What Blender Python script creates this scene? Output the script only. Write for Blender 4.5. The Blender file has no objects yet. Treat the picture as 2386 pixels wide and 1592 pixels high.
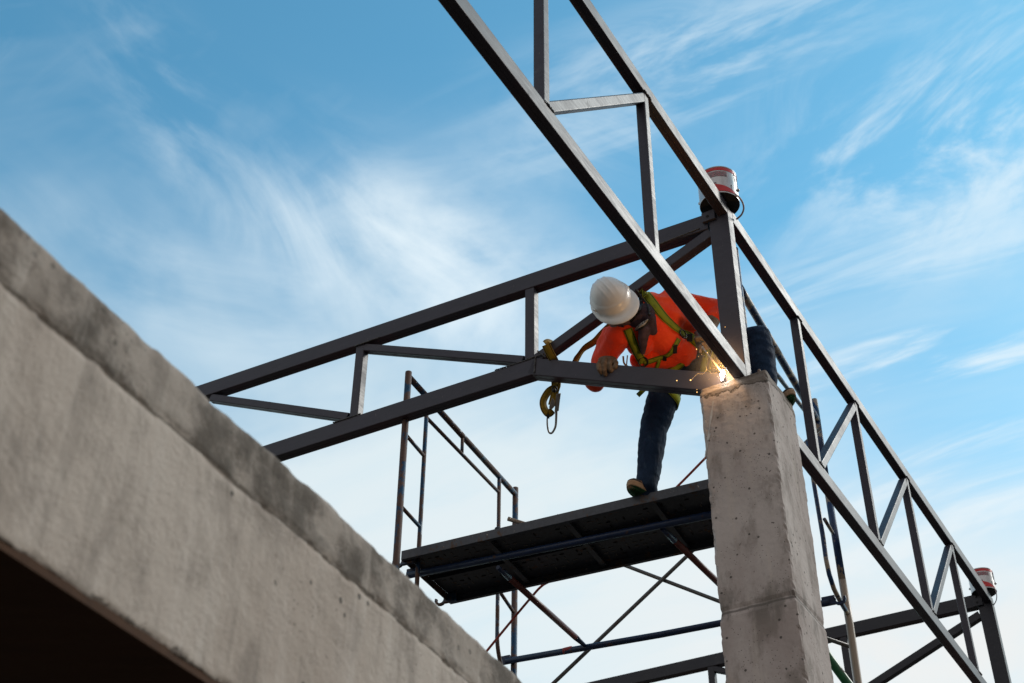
import bpy, bmesh, math, random
from mathutils import Vector as V, Matrix, noise, bvhtree
random.seed(7)
rad = math.radians
SC = bpy.context.scene
COL = SC.collection
# ------------------------------------------------------------------ camera
PW, PH, FPX = 2386.0, 1592.0, 3211.5          # photograph size and focal length in its pixels
EYE = V((0, 0, 1.6)); PITCH = rad(37.667); ROLL = rad(0.629)
_F = V((0, math.cos(PITCH), math.sin(PITCH))); _U = V((0, -math.sin(PITCH), math.cos(PITCH))); _R = V((1, 0, 0))
CR = _R*math.cos(ROLL)+_U*math.sin(ROLL); CU = _U*math.cos(ROLL)-_R*math.sin(ROLL); CF = _F
cd = bpy.data.cameras.new('camera'); cam = bpy.data.objects.new('camera', cd); COL.objects.link(cam)
m = Matrix((CR, CU, -CF)).transposed().to_4x4(); m.translation = EYE; cam.matrix_world = m
cd.sensor_fit = 'HORIZONTAL'; cd.sensor_width = 36; cd.lens = 36*FPX/PW; cd.clip_start = .05; cd.clip_end = 3000
cd.dof.use_dof = True; cd.dof.focus_distance = 8.7; cd.dof.aperture_fstop = 4.5
SC.camera = cam
# ------------------------------------------------------------------ exposure
SC.view_settings.view_transform = 'Standard'; SC.view_settings.look = 'None'
SC.view_settings.exposure = 0.35; SC.view_settings.gamma = 1
SUN_EL, SUN_AZ = rad(36), rad(67)            # azimuth clockwise from +Y
# ------------------------------------------------------------------ sky
world = bpy.data.worlds.new('World'); SC.world = world; world.use_nodes = True
def build_world():
    nt = world.node_tree; N = nt.nodes; L = nt.links; N.clear()
    def node(t, **k):
        n = N.new(t)
        for a, b in k.items(): setattr(n, a, b)
        return n
    def put(sock, v):
        if isinstance(v, (int, float)): sock.default_value = v
        elif isinstance(v, (tuple, list)): sock.default_value = v
        else: L.new(v, sock)
    def M(op, a, b=0.0, c=0.0, clamp=False):
        n = node('ShaderNodeMath', operation=op, use_clamp=clamp); put(n.inputs[0], a); put(n.inputs[1], b); put(n.inputs[2], c); return n.outputs[0]
    def MIX(f, a, b):
        n = node('ShaderNodeMix', data_type='RGBA', clamp_factor=True); put(n.inputs[0], f); put(n.inputs[6], a); put(n.inputs[7], b); return n.outputs[2]
    tc = node('ShaderNodeTexCoord')
    def dot(vec):
        n = node('ShaderNodeVectorMath', operation='DOT_PRODUCT'); L.new(tc.outputs['Generated'], n.inputs[0]); n.inputs[1].default_value = vec; return n.outputs['Value']
    x = dot(tuple(CR)); y = dot(tuple(CU)); up = dot((0, 0, 1))
    sky = node('ShaderNodeTexSky', sky_type='NISHITA'); sky.sun_disc = False
    sky.sun_elevation = SUN_EL; sky.sun_rotation = SUN_AZ; sky.altitude = 0; sky.air_density = 1.0; sky.dust_density = .6; sky.ozone_density = 1.5
    def noise2(ang, sx, sy, scale, detail, rough, off, dist=0.0):
        dist *= 1.6; c, s = math.cos(ang), math.sin(ang)
        a = M('ADD', M('MULTIPLY', x, c), M('MULTIPLY', y, s)); b = M('SUBTRACT', M('MULTIPLY', y, c), M('MULTIPLY', x, s))
        cx = node('ShaderNodeCombineXYZ'); L.new(M('MULTIPLY', a, sx), cx.inputs[0]); L.new(M('MULTIPLY', b, sy), cx.inputs[1]); cx.inputs[2].default_value = off
        n = node('ShaderNodeTexNoise'); n.inputs['Scale'].default_value = scale; n.inputs['Detail'].default_value = detail
        n.inputs['Roughness'].default_value = rough; n.inputs['Distortion'].default_value = dist; L.new(cx.outputs[0], n.inputs['Vector']); return n.outputs[0]
    def blob(u, v, su, sv, ang=0.0):
        x0, y0 = (u-PW/2)/FPX*.97, (PH/2-v)/FPX*.97
        c, s = math.cos(ang), math.sin(ang)
        dx = M('SUBTRACT', x, x0); dy = M('SUBTRACT', y, y0)
        a = M('ADD', M('MULTIPLY', dx, c), M('MULTIPLY', dy, s)); b = M('SUBTRACT', M('MULTIPLY', dy, c), M('MULTIPLY', dx, s))
        q = M('ADD', M('POWER', M('ABSOLUTE', M('MULTIPLY', a, FPX/su)), 2.0), M('POWER', M('ABSOLUTE', M('MULTIPLY', b, FPX/sv)), 2.0))
        return M('EXPONENT', M('MULTIPLY', q, -1.0))
    def stretch(v, lo, hi): 
        n = node('ShaderNodeMapRange'); n.clamp = True; n.interpolation_type = 'SMOOTHSTEP'; put(n.inputs[0], v); n.inputs[1].default_value = lo; n.inputs[2].default_value = hi; return n.outputs[0]
    # clear sky, tinted towards the cyan blue of the place
    tint = node('ShaderNodeMix', data_type='RGBA', blend_type='MULTIPLY'); tint.inputs[0].default_value = 1; L.new(sky.outputs[0], tint.inputs[6]); tint.inputs[7].default_value = TINT
    col = tint.outputs[2]
    # thin veil that thickens towards the horizon
    low = stretch(up, .72, .47)
    soft = noise2(.35, 1.0, 1.7, 2.6, 5, .55, 3.1, .4)
    veil = M('ADD', M('SUBTRACT', M('ADD', M('MULTIPLY', low, .90), M('MULTIPLY', blob(1150, 1250, 600, 330), .45)), M('ADD', M('MULTIPLY', blob(2330, 1030, 420, 260), .48), M('MULTIPLY', blob(1750, 480, 330, 260), .25))), M('MULTIPLY', M('SUBTRACT', soft, .52), 1.5), clamp=True)
    col = MIX(M('MULTIPLY', veil, .85), col, VEIL)
    fwd = dot(tuple(CF)); col = MIX(M('MULTIPLY', stretch(fwd, .60, .0), .8), col, (3.9, 3.45, 3.15, 1))   # warm white added behind the camera to neutralise and lift the ambient light
    # cirrus: fanned wisps in the middle, long streaks to the right
    def add(col, mask, ns, lo, hi, amt, c=None):
        return MIX(M('MULTIPLY', M('MULTIPLY', mask, stretch(ns, lo, hi)), amt, clamp=True), col, c or CLOUD)
    w1 = noise2(rad(-44), 1.0, 1.7, 5.2, 10, .60, 1.3, .40)
    w2 = noise2(rad(-22), 1.0, 1.9, 4.2, 10, .58, 7.7, .45)
    w3 = noise2(rad(20), 1.0, 5.5, 3.4, 9, .6, 5.2, .5)
    w4 = noise2(rad(34), 1.0, 2.0, 6.5, 10, .62, 9.9, .45)
    col = add(col, blob(900, 560, 330, 170, rad(-20)), w1, .38, .68, .95)
    col = add(col, blob(1080, 700, 400, 170, rad(-12)), w2, .32, .64, .95)
    s1 = noise2(.2, 1.0, 1.5, 7.0, 8, .6, 4.4, .3)
    col = add(col, blob(1000, 590, 330, 150, rad(-18)), s1, .30, .70, .70)
    col = add(col, blob(430, 700, 420, 130, rad(-25)), w2, .30, .75, .7)
    col = add(col, blob(390, 250, 90, 240, rad(25)), w1, .45, .75, .55)
    col = add(col, blob(60, 90, 120, 110), w4, .40, .75, .75)
    col = add(col, blob(2200, 330, 330, 230, rad(20)), w4, .45, .66, .9)
    col = add(col, blob(2150, 800, 520, 230, rad(20)), w3, .46, .62, .9)
    col = add(col, blob(2250, 1200, 450, 200, rad(15)), w3, .42, .66, .8)
    col = add(col, blob(1600, 150, 420, 130, rad(20)), w3, .45, .66, .6)
    col = add(col, blob(1350, 300, 220, 120, rad(15)), w2, .36, .72, .6)
    col = add(col, blob(1300, 1330, 1100, 300), w3, .38, .62, .45, (5.35, 5.5, 5.45, 1))
    col = add(col, blob(2150, 1480, 620, 210), s1, .25, .60, .8, (5.45, 5.35, 5.2, 1))
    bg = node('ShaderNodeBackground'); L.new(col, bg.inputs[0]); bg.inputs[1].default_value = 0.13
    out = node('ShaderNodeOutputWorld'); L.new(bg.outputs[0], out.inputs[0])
TINT = (.64, 1.28, 1.22, 1); VEIL = (4.85, 5.45, 5.6, 1); CLOUD = (4.9, 5.6, 6.0, 1)
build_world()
# ------------------------------------------------------------------ sun
sl = bpy.data.lights.new('sun', 'SUN'); so = bpy.data.objects.new('sun', sl); COL.objects.link(so)
sl.energy = 1.5; sl.angle = rad(16); sl.color = (1, .94, .88)
sd = V((math.sin(SUN_AZ)*math.cos(SUN_EL), math.cos(SUN_AZ)*math.cos(SUN_EL), math.sin(SUN_EL)))
so.rotation_euler = sd.to_track_quat('Z', 'Y').to_euler(); so.location = (20, -10, 30)

# ------------------------------------------------------------------ site grid
AZ = rad(30.99)
A = V((math.sin(AZ), math.cos(AZ), 0)); C = V((-math.cos(AZ), math.sin(AZ), 0)); Z = V((0, 0, 1))
Q = V((1.23399, 6.3, 0))
def W(a, c, z): return Q + A*a + C*c + Z*(z+1.6)          # grid coordinates, z counted from eye height
AZS = rad(26.0)
S = V((math.sin(AZS), math.cos(AZS), 0)); T = V((-math.cos(AZS), math.sin(AZS), 0)); PS = V((-.7329, 7.8985, 0))
def WS(s, t, z): return PS + S*s + T*t + Z*(z+1.6)        # scaffold coordinates
def ray(u, v): return CF + CR*((u-PW/2)/FPX) - CU*((v-PH/2)/FPX)
def J(u, v, d): return EYE + ray(u, v)*d
def onA(u, v, a):       # photo point on the plane grid a = const
    r = ray(u, v); p = Q+A*a-EYE; t = (p.x*A.x+p.y*A.y)/(r @ A if False else r.dot(A)); return EYE + r*t
def onC(u, v, c):
    r = ray(u, v); t = ((Q+C*c-EYE).dot(C))/r.dot(C); return EYE + r*t
def onT(u, v, t_):
    r = ray(u, v); t = ((PS+T*t_-EYE).dot(T))/r.dot(T); return EYE + r*t
def onS(u, v, s_):
    r = ray(u, v); t = ((PS+S*s_-EYE).dot(S))/r.dot(S); return EYE + r*t
def onZ(u, v, z):
    r = ray(u, v); return EYE + r*(z/r.z)

# ------------------------------------------------------------------ object helpers
ORG = {}
def org(o): return ORG.get(o.name, V((0, 0, 0)))
def tag(o, label=None, cat=None, group=None, kind=None):
    if label: o['label'] = label
    if cat: o['category'] = cat
    if group: o['group'] = group
    if kind: o['kind'] = kind
    return o
def thing(name, loc, label, cat, group=None):
    o = bpy.data.objects.new(name, None); COL.objects.link(o); o.location = loc; o.empty_display_size = .2
    ORG[o.name] = V(loc); return tag(o, label, cat, group)
class MB:
    def __init__(s): s.v = []; s.f = []; s.uv = []; s.sm = []
    def add(s, vs, fs, smooth=False, uvs=None):
        b = len(s.v); s.v += [V(p) for p in vs]; s.f += [tuple(i+b for i in f) for f in fs]; s.sm += [smooth]*len(fs)
        s.uv += (uvs if uvs else [(0, 0)]*len(vs))
    def box(s, c, x, y, z):       # centre and half-axis vectors
        vs = [c+x*i+y*j+z*k for i in (-1, 1) for j in (-1, 1) for k in (-1, 1)]
        s.add(vs, [(0, 1, 3, 2), (4, 6, 7, 5), (0, 4, 5, 1), (2, 3, 7, 6), (0, 2, 6, 4), (1, 5, 7, 3)])
    def prism(s, poly, p0, p1, ex, ey, smooth=False, caps=True, p1off=None):
        n = len(poly); vs = [p0+ex*a+ey*b for a, b in poly]+[p1+ex*a+ey*b for a, b in poly]
        fs = [(i, (i+1) % n, n+(i+1) % n, n+i) for i in range(n)]
        if caps: fs += [tuple(range(n))[::-1], tuple(range(n, 2*n))]
        s.add(vs, fs, smooth)
    def tube(s, pts, r, seg=12, caps=True, smooth=True):
        pts = [V(p) for p in pts]; n = len(pts); rr = r if isinstance(r, (list, tuple)) else [r]*n
        t0 = (pts[1]-pts[0]).normalized(); ref = V((0, 0, 1)) if abs(t0.z) < .9 else V((1, 0, 0)); u = t0.cross(ref).normalized()
        vs = []; uvs = []; L = 0
        for i, p in enumerate(pts):
            t = (pts[min(i+1, n-1)]-pts[max(i-1, 0)]).normalized()
            u = (u-t*u.dot(t)).normalized(); w = t.cross(u)
            if i: L += (pts[i]-pts[i-1]).length
            for k in range(seg):
                a = 2*math.pi*k/seg; vs.append(p+(u*math.cos(a)+w*math.sin(a))*rr[i]); uvs.append((k/seg, L))
        fs = [(i*seg+k, i*seg+(k+1) % seg, (i+1)*seg+(k+1) % seg, (i+1)*seg+k) for i in range(n-1) for k in range(seg)]
        s.add(vs, fs, smooth, uvs)
        if caps:
            b = len(s.v)-len(vs); s.f += [tuple(b+k for k in range(seg))[::-1], tuple(b+(n-1)*seg+k for k in range(seg))]; s.sm += [False]*2
    def ball(s, c, r, ax=None, seg=12, rings=8):
        ax = ax or (V((1, 0, 0)), V((0, 1, 0)), V((0, 0, 1))); r = r if isinstance(r, (list, tuple)) else (r, r, r)
        vs = [c+ax[2]*r[2]]
        for i in range(1, rings):
            ph = math.pi*i/rings
            for k in range(seg):
                a = 2*math.pi*k/seg; vs.append(c+ax[0]*(r[0]*math.sin(ph)*math.cos(a))+ax[1]*(r[1]*math.sin(ph)*math.sin(a))+ax[2]*(r[2]*math.cos(ph)))
        vs.append(c-ax[2]*r[2]); n = len(vs)-1
        fs = [(0, 1+k, 1+(k+1) % seg) for k in range(seg)]
        for i in range(rings-2):
            fs += [(1+i*seg+k, 1+(i+1)*seg+k, 1+(i+1)*seg+(k+1) % seg, 1+i*seg+(k+1) % seg) for k in range(seg)]
        b = 1+(rings-2)*seg; fs += [(n, b+(k+1) % seg, b+k) for k in range(seg)]
        s.add(vs, fs, True)
    def cap(s, p0, r0, p1, r1, seg=14):          # tapered capsule
        s.tube([p0, p1], [r0, r1], seg); s.ball(p0, r0, seg=seg); s.ball(p1, r1, seg=seg)
    def chain(s, pts, seg=14):
        for (a, ra), (b, rb) in zip(pts[:-1], pts[1:]): s.cap(a, ra, b, rb, seg)
    def torus(s, c, nrm, R, r, seg=24, sub=8, sx=1.0, axx=None):
        nrm = nrm.normalized(); x = (axx-nrm*axx.dot(nrm)).normalized() if axx else nrm.orthogonal().normalized(); y = nrm.cross(x)
        pts = [c+x*(R*sx*math.cos(2*math.pi*k/seg))+y*(R*math.sin(2*math.pi*k/seg)) for k in range(seg)]
        vs = []
        for k in range(seg):
            d = (pts[k]-c).normalized()
            for j in range(sub):
                a = 2*math.pi*j/sub; vs.append(pts[k]+(d*math.cos(a)+nrm*math.sin(a))*r)
        fs = [(k*sub+j, k*sub+(j+1) % sub, ((k+1) % seg)*sub+(j+1) % sub, ((k+1) % seg)*sub+j) for k in range(seg) for j in range(sub)]
        s.add(vs, fs, True)
    def build(s, name, mat, parent=None, bevel=0, fix=True):
        me = bpy.data.meshes.new(name); o = bpy.data.objects.new(name, me); COL.objects.link(o)
        if parent:
            w = org(parent); o.parent = parent; ORG[o.name] = w
            if parent.parent or parent.type == 'MESH': ORG[o.name] = w
            off = w
        else:
            off = V((0, 0, 0))
            if s.v: off = sum(s.v, V((0, 0, 0)))/len(s.v); off.z = min(p.z for p in s.v)
            o.location = off; ORG[o.name] = off
        me.from_pydata([p-off for p in s.v], [], s.f); me.validate(); me.update()
        if any(u != (0, 0) for u in s.uv) and len(me.polygons) == len(s.f):
            uvl = me.uv_layers.new(name='UVMap')
            for p in me.polygons:
                idx = [me.loops[l].vertex_index for l in p.loop_indices]; us = [s.uv[i][0] for i in idx]
                wrap = max(us)-min(us) > .5
                for l, i in zip(p.loop_indices, idx): uvl.data[l].uv = (s.uv[i][0]+(1 if wrap and s.uv[i][0] < .5 else 0), s.uv[i][1])
        if len(me.polygons) == len(s.sm): me.polygons.foreach_set('use_smooth', s.sm)
        if fix:
            bm = bmesh.new(); bm.from_mesh(me); bmesh.ops.recalc_face_normals(bm, faces=bm.faces); bm.to_mesh(me); bm.free()
        if mat: me.materials.append(mat)
        if bevel:
            md = o.modifiers.new('bevel', 'BEVEL'); md.width = bevel; md.segments = 2; md.limit_method = 'ANGLE'; md.angle_limit = rad(40)
        return o
def fuse(mb, voxel, smooth=2, disp=None):
    """Join overlapping closed volumes into one continuous skin (vertices, faces)."""
    me = bpy.data.meshes.new('tmp'); me.from_pydata(mb.v, [], mb.f); me.validate(); o = bpy.data.objects.new('tmp', me); COL.objects.link(o)
    bm = bmesh.new(); bm.from_mesh(me); bmesh.ops.recalc_face_normals(bm, faces=bm.faces); bm.to_mesh(me); bm.free()
    r = o.modifiers.new('r', 'REMESH'); r.mode = 'VOXEL'; r.voxel_size = voxel; r.adaptivity = 0
    sm = o.modifiers.new('s', 'SMOOTH'); sm.iterations = smooth; sm.factor = .5
    dg = bpy.context.evaluated_depsgraph_get(); ev = o.evaluated_get(dg); m2 = bpy.data.meshes.new_from_object(ev)
    if disp:
        m2.update(); nr = [v.normal.copy() for v in m2.vertices]
        for v, n in zip(m2.vertices, nr): v.co = v.co + n*disp(v.co, n)
    out = MB(); out.add([v.co for v in m2.vertices], [tuple(p.vertices) for p in m2.polygons], True)
    bpy.data.objects.remove(o); bpy.data.meshes.remove(me); bpy.data.meshes.remove(m2)
    return out
def spline(pts, n=8):
    pts = [V(p) for p in pts]; out = []
    for i in range(len(pts)-1):
        p0 = pts[max(i-1, 0)]; p1 = pts[i]; p2 = pts[i+1]; p3 = pts[min(i+2, len(pts)-1)]
        for k in range(n):
            t = k/n; out.append(.5*((2*p1)+(p2-p0)*t+(2*p0-5*p1+4*p2-p3)*t*t+(3*p1-p0-3*p2+p3)*t**3))
    out.append(pts[-1]); return out
def ribbon(pts, nrm, width, thick, mat, name, parent=None):
    mb = MB(); n = len(pts); vs = []; uvs = []; L = 0
    for i, p in enumerate(pts):
        t = (pts[min(i+1, n-1)]-pts[max(i-1, 0)]).normalized(); nn = nrm[i]; sd_ = t.cross(nn).normalized(); nn = sd_.cross(t)
        w = width[i] if isinstance(width, list) else width
        if i: L += (pts[i]-pts[i-1]).length
        for a, b in ((-1, 1), (1, 1), (1, -1), (-1, -1)):
            vs.append(p+sd_*(a*w/2)+nn*(b*thick/2)); uvs.append((.02 if a < 0 else .49, L*10+.01))
    fs = [(i*4+k, i*4+(k+1) % 4, (i+1)*4+(k+1) % 4, (i+1)*4+k) for i in range(n-1) for k in range(4)]+[(0, 1, 2, 3), ((n-1)*4+3, (n-1)*4+2, (n-1)*4+1, (n-1)*4)]
    mb.add(vs, fs, True, uvs); return mb.build(name, mat, parent)

# ------------------------------------------------------------------ materials
def material(name, build):
    mt = bpy.data.materials.new(name); mt.use_nodes = True; nt = mt.node_tree; nt.nodes.clear()
    out = nt.nodes.new('ShaderNodeOutputMaterial'); b = nt.nodes.new('ShaderNodeBsdfPrincipled'); nt.links.new(b.outputs[0], out.inputs[0])
    h = H(nt, b); build(h); return mt
class H:
    def __init__(s, nt, b): s.nt = nt; s.b = b; s.tc = nt.nodes.new('ShaderNodeTexCoord'); s.bump = None
    def lk(s, v, sock):
        if isinstance(v, bpy.types.NodeSocket): s.nt.links.new(v, sock)
        else: sock.default_value = v
    def co(s, scale=(1, 1, 1), kind='Object', rot=(0, 0, 0), loc=(0, 0, 0)):
        m = s.nt.nodes.new('ShaderNodeMapping'); s.nt.links.new(s.tc.outputs[kind], m.inputs[0]); m.inputs['Scale'].default_value = scale; m.inputs['Rotation'].default_value = rot; m.inputs['Location'].default_value = loc; return m.outputs[0]
    def noise(s, scale, detail=4, rough=.55, vec=None, dist=0):
        n = s.nt.nodes.new('ShaderNodeTexNoise'); s.nt.links.new(vec or s.co(), n.inputs['Vector']); n.inputs['Scale'].default_value = scale; n.inputs['Detail'].default_value = detail; n.inputs['Roughness'].default_value = rough; n.inputs['Distortion'].default_value = dist; return n.outputs[0]
    def voro(s, scale, vec=None, rand=1):
        n = s.nt.nodes.new('ShaderNodeTexVoronoi'); s.nt.links.new(vec or s.co(), n.inputs['Vector']); n.inputs['Scale'].default_value = scale; n.inputs['Randomness'].default_value = rand; return n
    def ramp(s, v, lo, hi, a=0.0, b=1.0):
        n = s.nt.nodes.new('ShaderNodeMapRange'); n.interpolation_type = 'SMOOTHSTEP'; s.lk(v, n.inputs[0]); n.inputs[1].default_value = lo; n.inputs[2].default_value = hi; n.inputs[3].default_value = a; n.inputs[4].default_value = b; return n.outputs[0]
    def math(s, op, a, b=0.0):
        n = s.nt.nodes.new('ShaderNodeMath'); n.operation = op; s.lk(a, n.inputs[0]); s.lk(b, n.inputs[1]); return n.outputs[0]
    def mix(s, f, a, b):
        n = s.nt.nodes.new('ShaderNodeMix'); n.data_type = 'RGBA'; s.lk(f, n.inputs[0])
        for v, k in ((a, 6), (b, 7)): s.lk(v+(1,) if isinstance(v, tuple) and len(v) == 3 else v, n.inputs[k])
        return n.outputs[2]
    def xyz(s, kind='Object'):
        n = s.nt.nodes.new('ShaderNodeSeparateXYZ'); s.nt.links.new(s.tc.outputs[kind], n.inputs[0]); return n.outputs
    def pos(s):
        g = s.nt.nodes.new('ShaderNodeNewGeometry'); n = s.nt.nodes.new('ShaderNodeSeparateXYZ'); s.nt.links.new(g.outputs['Position'], n.inputs[0]); return n.outputs
    def nz(s):
        g = s.nt.nodes.new('ShaderNodeNewGeometry'); n = s.nt.nodes.new('ShaderNodeSeparateXYZ'); s.nt.links.new(g.outputs['Normal'], n.inputs[0]); return n.outputs[2]
    def set(s, color=None, rough=None, metal=None, spec=None, coat=None):
        for k, v in (('Base Color', color), ('Roughness', rough), ('Metallic', metal), ('Specular IOR Level', spec), ('Coat Weight', coat)):
            if v is not None: s.lk(v+(1,) if isinstance(v, tuple) and len(v) == 3 else v, s.b.inputs[k])
    def bumpn(s, h, strength=.3, dist=.01):
        n = s.nt.nodes.new('ShaderNodeBump'); s.lk(h, n.inputs['Height']); n.inputs['Strength'].default_value = strength; n.inputs['Distance'].default_value = dist
        if s.bump: s.nt.links.new(s.bump, n.inputs['Normal'])
        s.bump = n.outputs[0]; s.nt.links.new(s.bump, s.b.inputs['Normal'])

def _steel(base, red_reflection=0.0, rgh=.47):
    def f(h):
        big = h.noise(3.0, 5, .6); fine = h.noise(60, 4, .6); st = h.noise(8, 6, .7, h.co((1, 1, 6)))
        c = h.mix(h.ramp(big, .3, .7), tuple(k*.82 for k in base), tuple(k*1.18 for k in base))
        dust = h.ramp(h.noise(5, 8, .72, h.co((1, 1, 2), loc=(3, 1, 2))), .54, .78)
        c = h.mix(h.math('MULTIPLY', dust, .13), c, (.20, .18, .165))
        scr = h.math('GREATER_THAN', h.noise(34, 3, .75, h.co((1.4, 1.4, .35), rot=(.3, .2, 0))), .70)
        c = h.mix(h.math('MULTIPLY', scr, .55), c, (.16, .15, .14))
        smear = h.ramp(h.noise(7, 7, .75, h.co((1, 1, .8), loc=(6, 6, 2))), .60, .72); c = h.mix(h.math('MULTIPLY', smear, .32), c, (.014, .013, .014))
        spk = h.math('LESS_THAN', h.voro(11).outputs['Distance'], .045)
        c = h.mix(h.math('MULTIPLY', spk, .7), c, (.012, .011, .011))
        if red_reflection:
            under = h.math('MULTIPLY', h.ramp(h.nz(), -.5, -.9), h.ramp(h.noise(1.3, 3, .5, h.co(loc=(9, 4, 1))), .44, .62))  # dark red reflection put into the colour, in patches on downward faces
            c = h.mix(h.math('MULTIPLY', under, red_reflection), c, (.09, .010, .012))
        h.set(c, h.math('ADD', h.ramp(h.math('ADD', h.math('MULTIPLY', big, .5), h.math('MULTIPLY', st, .5)), .3, .7, rgh-.07, rgh+.12), h.math('MULTIPLY', smear, .12)), 0.0, .36)
        h.bumpn(fine, .02, .001); h.bumpn(big, .08, .01)
    return f
STEEL = material('grey_painted_steel', _steel((.040, .036, .049), .40))
STEEL2 = material('dark_painted_steel', _steel((.017, .017, .024), .25, .45))
WELD = material('weld_bead', lambda h: (h.set(h.mix(h.noise(40), (.03, .03, .032), (.10, .085, .08)), .5), h.bumpn(h.noise(120), .5, .003)))

_beamz = {}
def _concrete(kind):
    def f(h):
        z = h.pos()
        big = h.noise(1.6, 6, .6, h.co((1, 1, .55))); mid = h.noise(7, 8, .65, h.co((1, 1, .5), loc=(2, 5, 1))); fine = h.noise(70, 6, .7)
        streak = h.noise(9, 5, .6, h.co((1, 1, .10), loc=(1, 1, 4)))
        if kind == 'column':
            c = h.mix(h.ramp(big, .32, .68), (.33, .268, .245), (.49, .43, .40))
        else:
            c = h.mix(h.ramp(big, .32, .68), (.33, .265, .22), (.44, .375, .325))
        c = h.mix(h.math('MULTIPLY', h.ramp(mid, .47, .66), .60), c, (.17, .14, .118))
        c = h.mix(h.math('MULTIPLY', h.ramp(streak, .52, .68), .50), c, (.50, .43, .38))
        c = h.mix(h.math('MULTIPLY', h.ramp(fine, .5, .8), .30), c, (.17, .155, .14))
        rust = h.math('MULTIPLY', h.ramp(h.noise(2.3, 4, .5, h.co((1, 1, .22), loc=(7, 3, 0))), .58, .70), .55)
        c = h.mix(rust, c, (.27, .16, .09))
        warp = h.co((1, 1, 1))
        v = h.voro(21); holes = h.math('MULTIPLY', h.math('LESS_THAN', v.outputs['Distance'], .155), h.math('GREATER_THAN', h.noise(4.5, 3, .5, h.co(loc=(5, 5, 5))), .47))
        v2 = h.voro(60); pin = h.math('MULTIPLY', h.math('LESS_THAN', v2.outputs['Distance'], .15), h.math('GREATER_THAN', h.noise(6, 3), .50))
        hole = h.math('MAXIMUM', holes, pin)
        if kind == 'beam': hole = h.math('MULTIPLY', hole, h.math('GREATER_THAN', h.noise(3.1, 2, .5, h.co(loc=(11, 2, 5))), .56))
        c = h.mix(h.math('MULTIPLY', hole, .8), c, (.05, .044, .038))
        if kind == 'column':
            top = 6.397                       # mortar cap with a ragged lower border and the crack under it
            edge = h.math('ADD', z[2], h.math('MULTIPLY', h.math('SUBTRACT', h.noise(9, 6, .65, h.co(loc=(1, 8, 2))), .5), .17))
            cap_ = h.ramp(edge, top-.062, top-.056)
            c = h.mix(h.math('MULTIPLY', cap_, .75), c, (.165, .135, .11))
            crack = h.math('MULTIPLY', h.ramp(edge, top-.072, top-.066), h.math('SUBTRACT', 1.0, h.ramp(edge, top-.062, top-.056)))
            c = h.mix(h.math('MULTIPLY', crack, .85), c, (.045, .038, .03))
            h.bumpn(cap_, .5, .006)
            jn = h.math('ABSOLUTE', h.math('SUBTRACT', h.math('ADD', z[2], h.math('MULTIPLY', h.math('SUBTRACT', h.noise(14, 4), .5), .02)), 4.932))
            jl = h.math('SUBTRACT', 1.0, h.ramp(jn, .004, .010)); c = h.mix(h.math('MULTIPLY', jl, .65), c, (.06, .05, .042))
            jd = h.math('MULTIPLY', h.math('SUBTRACT', 1.0, h.ramp(jn, .01, .16)), h.ramp(mid, .42, .6)); c = h.mix(h.math('MULTIPLY', jd, .55), c, (.12, .105, .09))
        if kind == 'beam':
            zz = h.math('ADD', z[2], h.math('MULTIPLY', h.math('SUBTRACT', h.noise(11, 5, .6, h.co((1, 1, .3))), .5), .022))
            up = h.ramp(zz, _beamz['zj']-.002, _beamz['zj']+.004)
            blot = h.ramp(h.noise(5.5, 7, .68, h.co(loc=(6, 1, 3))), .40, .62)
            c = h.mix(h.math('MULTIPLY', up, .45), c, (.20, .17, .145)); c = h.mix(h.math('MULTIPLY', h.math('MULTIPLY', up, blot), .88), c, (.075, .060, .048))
            st2 = h.ramp(h.noise(2.6, 5, .6, h.co((1, 1, .8), loc=(2, 7, 9))), .58, .70); c = h.mix(h.math('MULTIPLY', st2, .5), c, (.17, .155, .14))
            vs_ = h.ramp(h.noise(15, 6, .65, h.co((1, 1, .07), loc=(5, 2, 1))), .54, .68); c = h.mix(h.math('MULTIPLY', vs_, .38), c, (.16, .135, .115)); vl_ = h.ramp(h.noise(11, 5, .6, h.co((1, 1, .09), loc=(9, 9, 1))), .55, .68); c = h.mix(h.math('MULTIPLY', vl_, .4), c, (.52, .46, .41))
            jl = h.math('SUBTRACT', 1.0, h.ramp(h.math('ABSOLUTE', h.math('SUBTRACT', zz, _beamz['zj'])), .002, .007)); c = h.mix(h.math('MULTIPLY', jl, .8), c, (.06, .045, .033))
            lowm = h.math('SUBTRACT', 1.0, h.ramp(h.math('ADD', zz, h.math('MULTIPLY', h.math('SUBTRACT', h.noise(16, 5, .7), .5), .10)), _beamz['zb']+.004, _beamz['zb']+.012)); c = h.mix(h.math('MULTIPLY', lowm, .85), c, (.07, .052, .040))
            h.bumpn(blot, .3, .01); h.bumpn(h.noise(75, 6, .7), .6, .005)
        h.set(c, .88, 0, .25)
        h.bumpn(mid, .12 if kind == 'beam' else .30, .012); h.bumpn(fine, .40, .005); h.bumpn(h.math('SUBTRACT', 1.0, hole), .6, .004)
    return f
CONC = material('column_concrete', _concrete('column'))

def _plywood(h):
    c = h.mix(h.noise(3, 6, .6, h.co((1, 8, 1))), (.030, .014, .007), (.08, .036, .017)); h.set(c, .85, 0, .2); h.bumpn(h.noise(20), .3, .01)
PLY = material('formwork_plywood', _plywood)
def _soil(h):
    c = h.mix(h.ramp(h.noise(.35, 8, .6), .35, .65), (.05, .038, .030), (.095, .075, .058)); c = h.mix(h.ramp(h.noise(6, 6, .7), .5, .7), c, (.04, .033, .028)); h.set(c, .95, 0, .2); h.bumpn(h.noise(9, 8, .7), .6, .05)
SOIL = material('site_soil', _soil)

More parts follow.
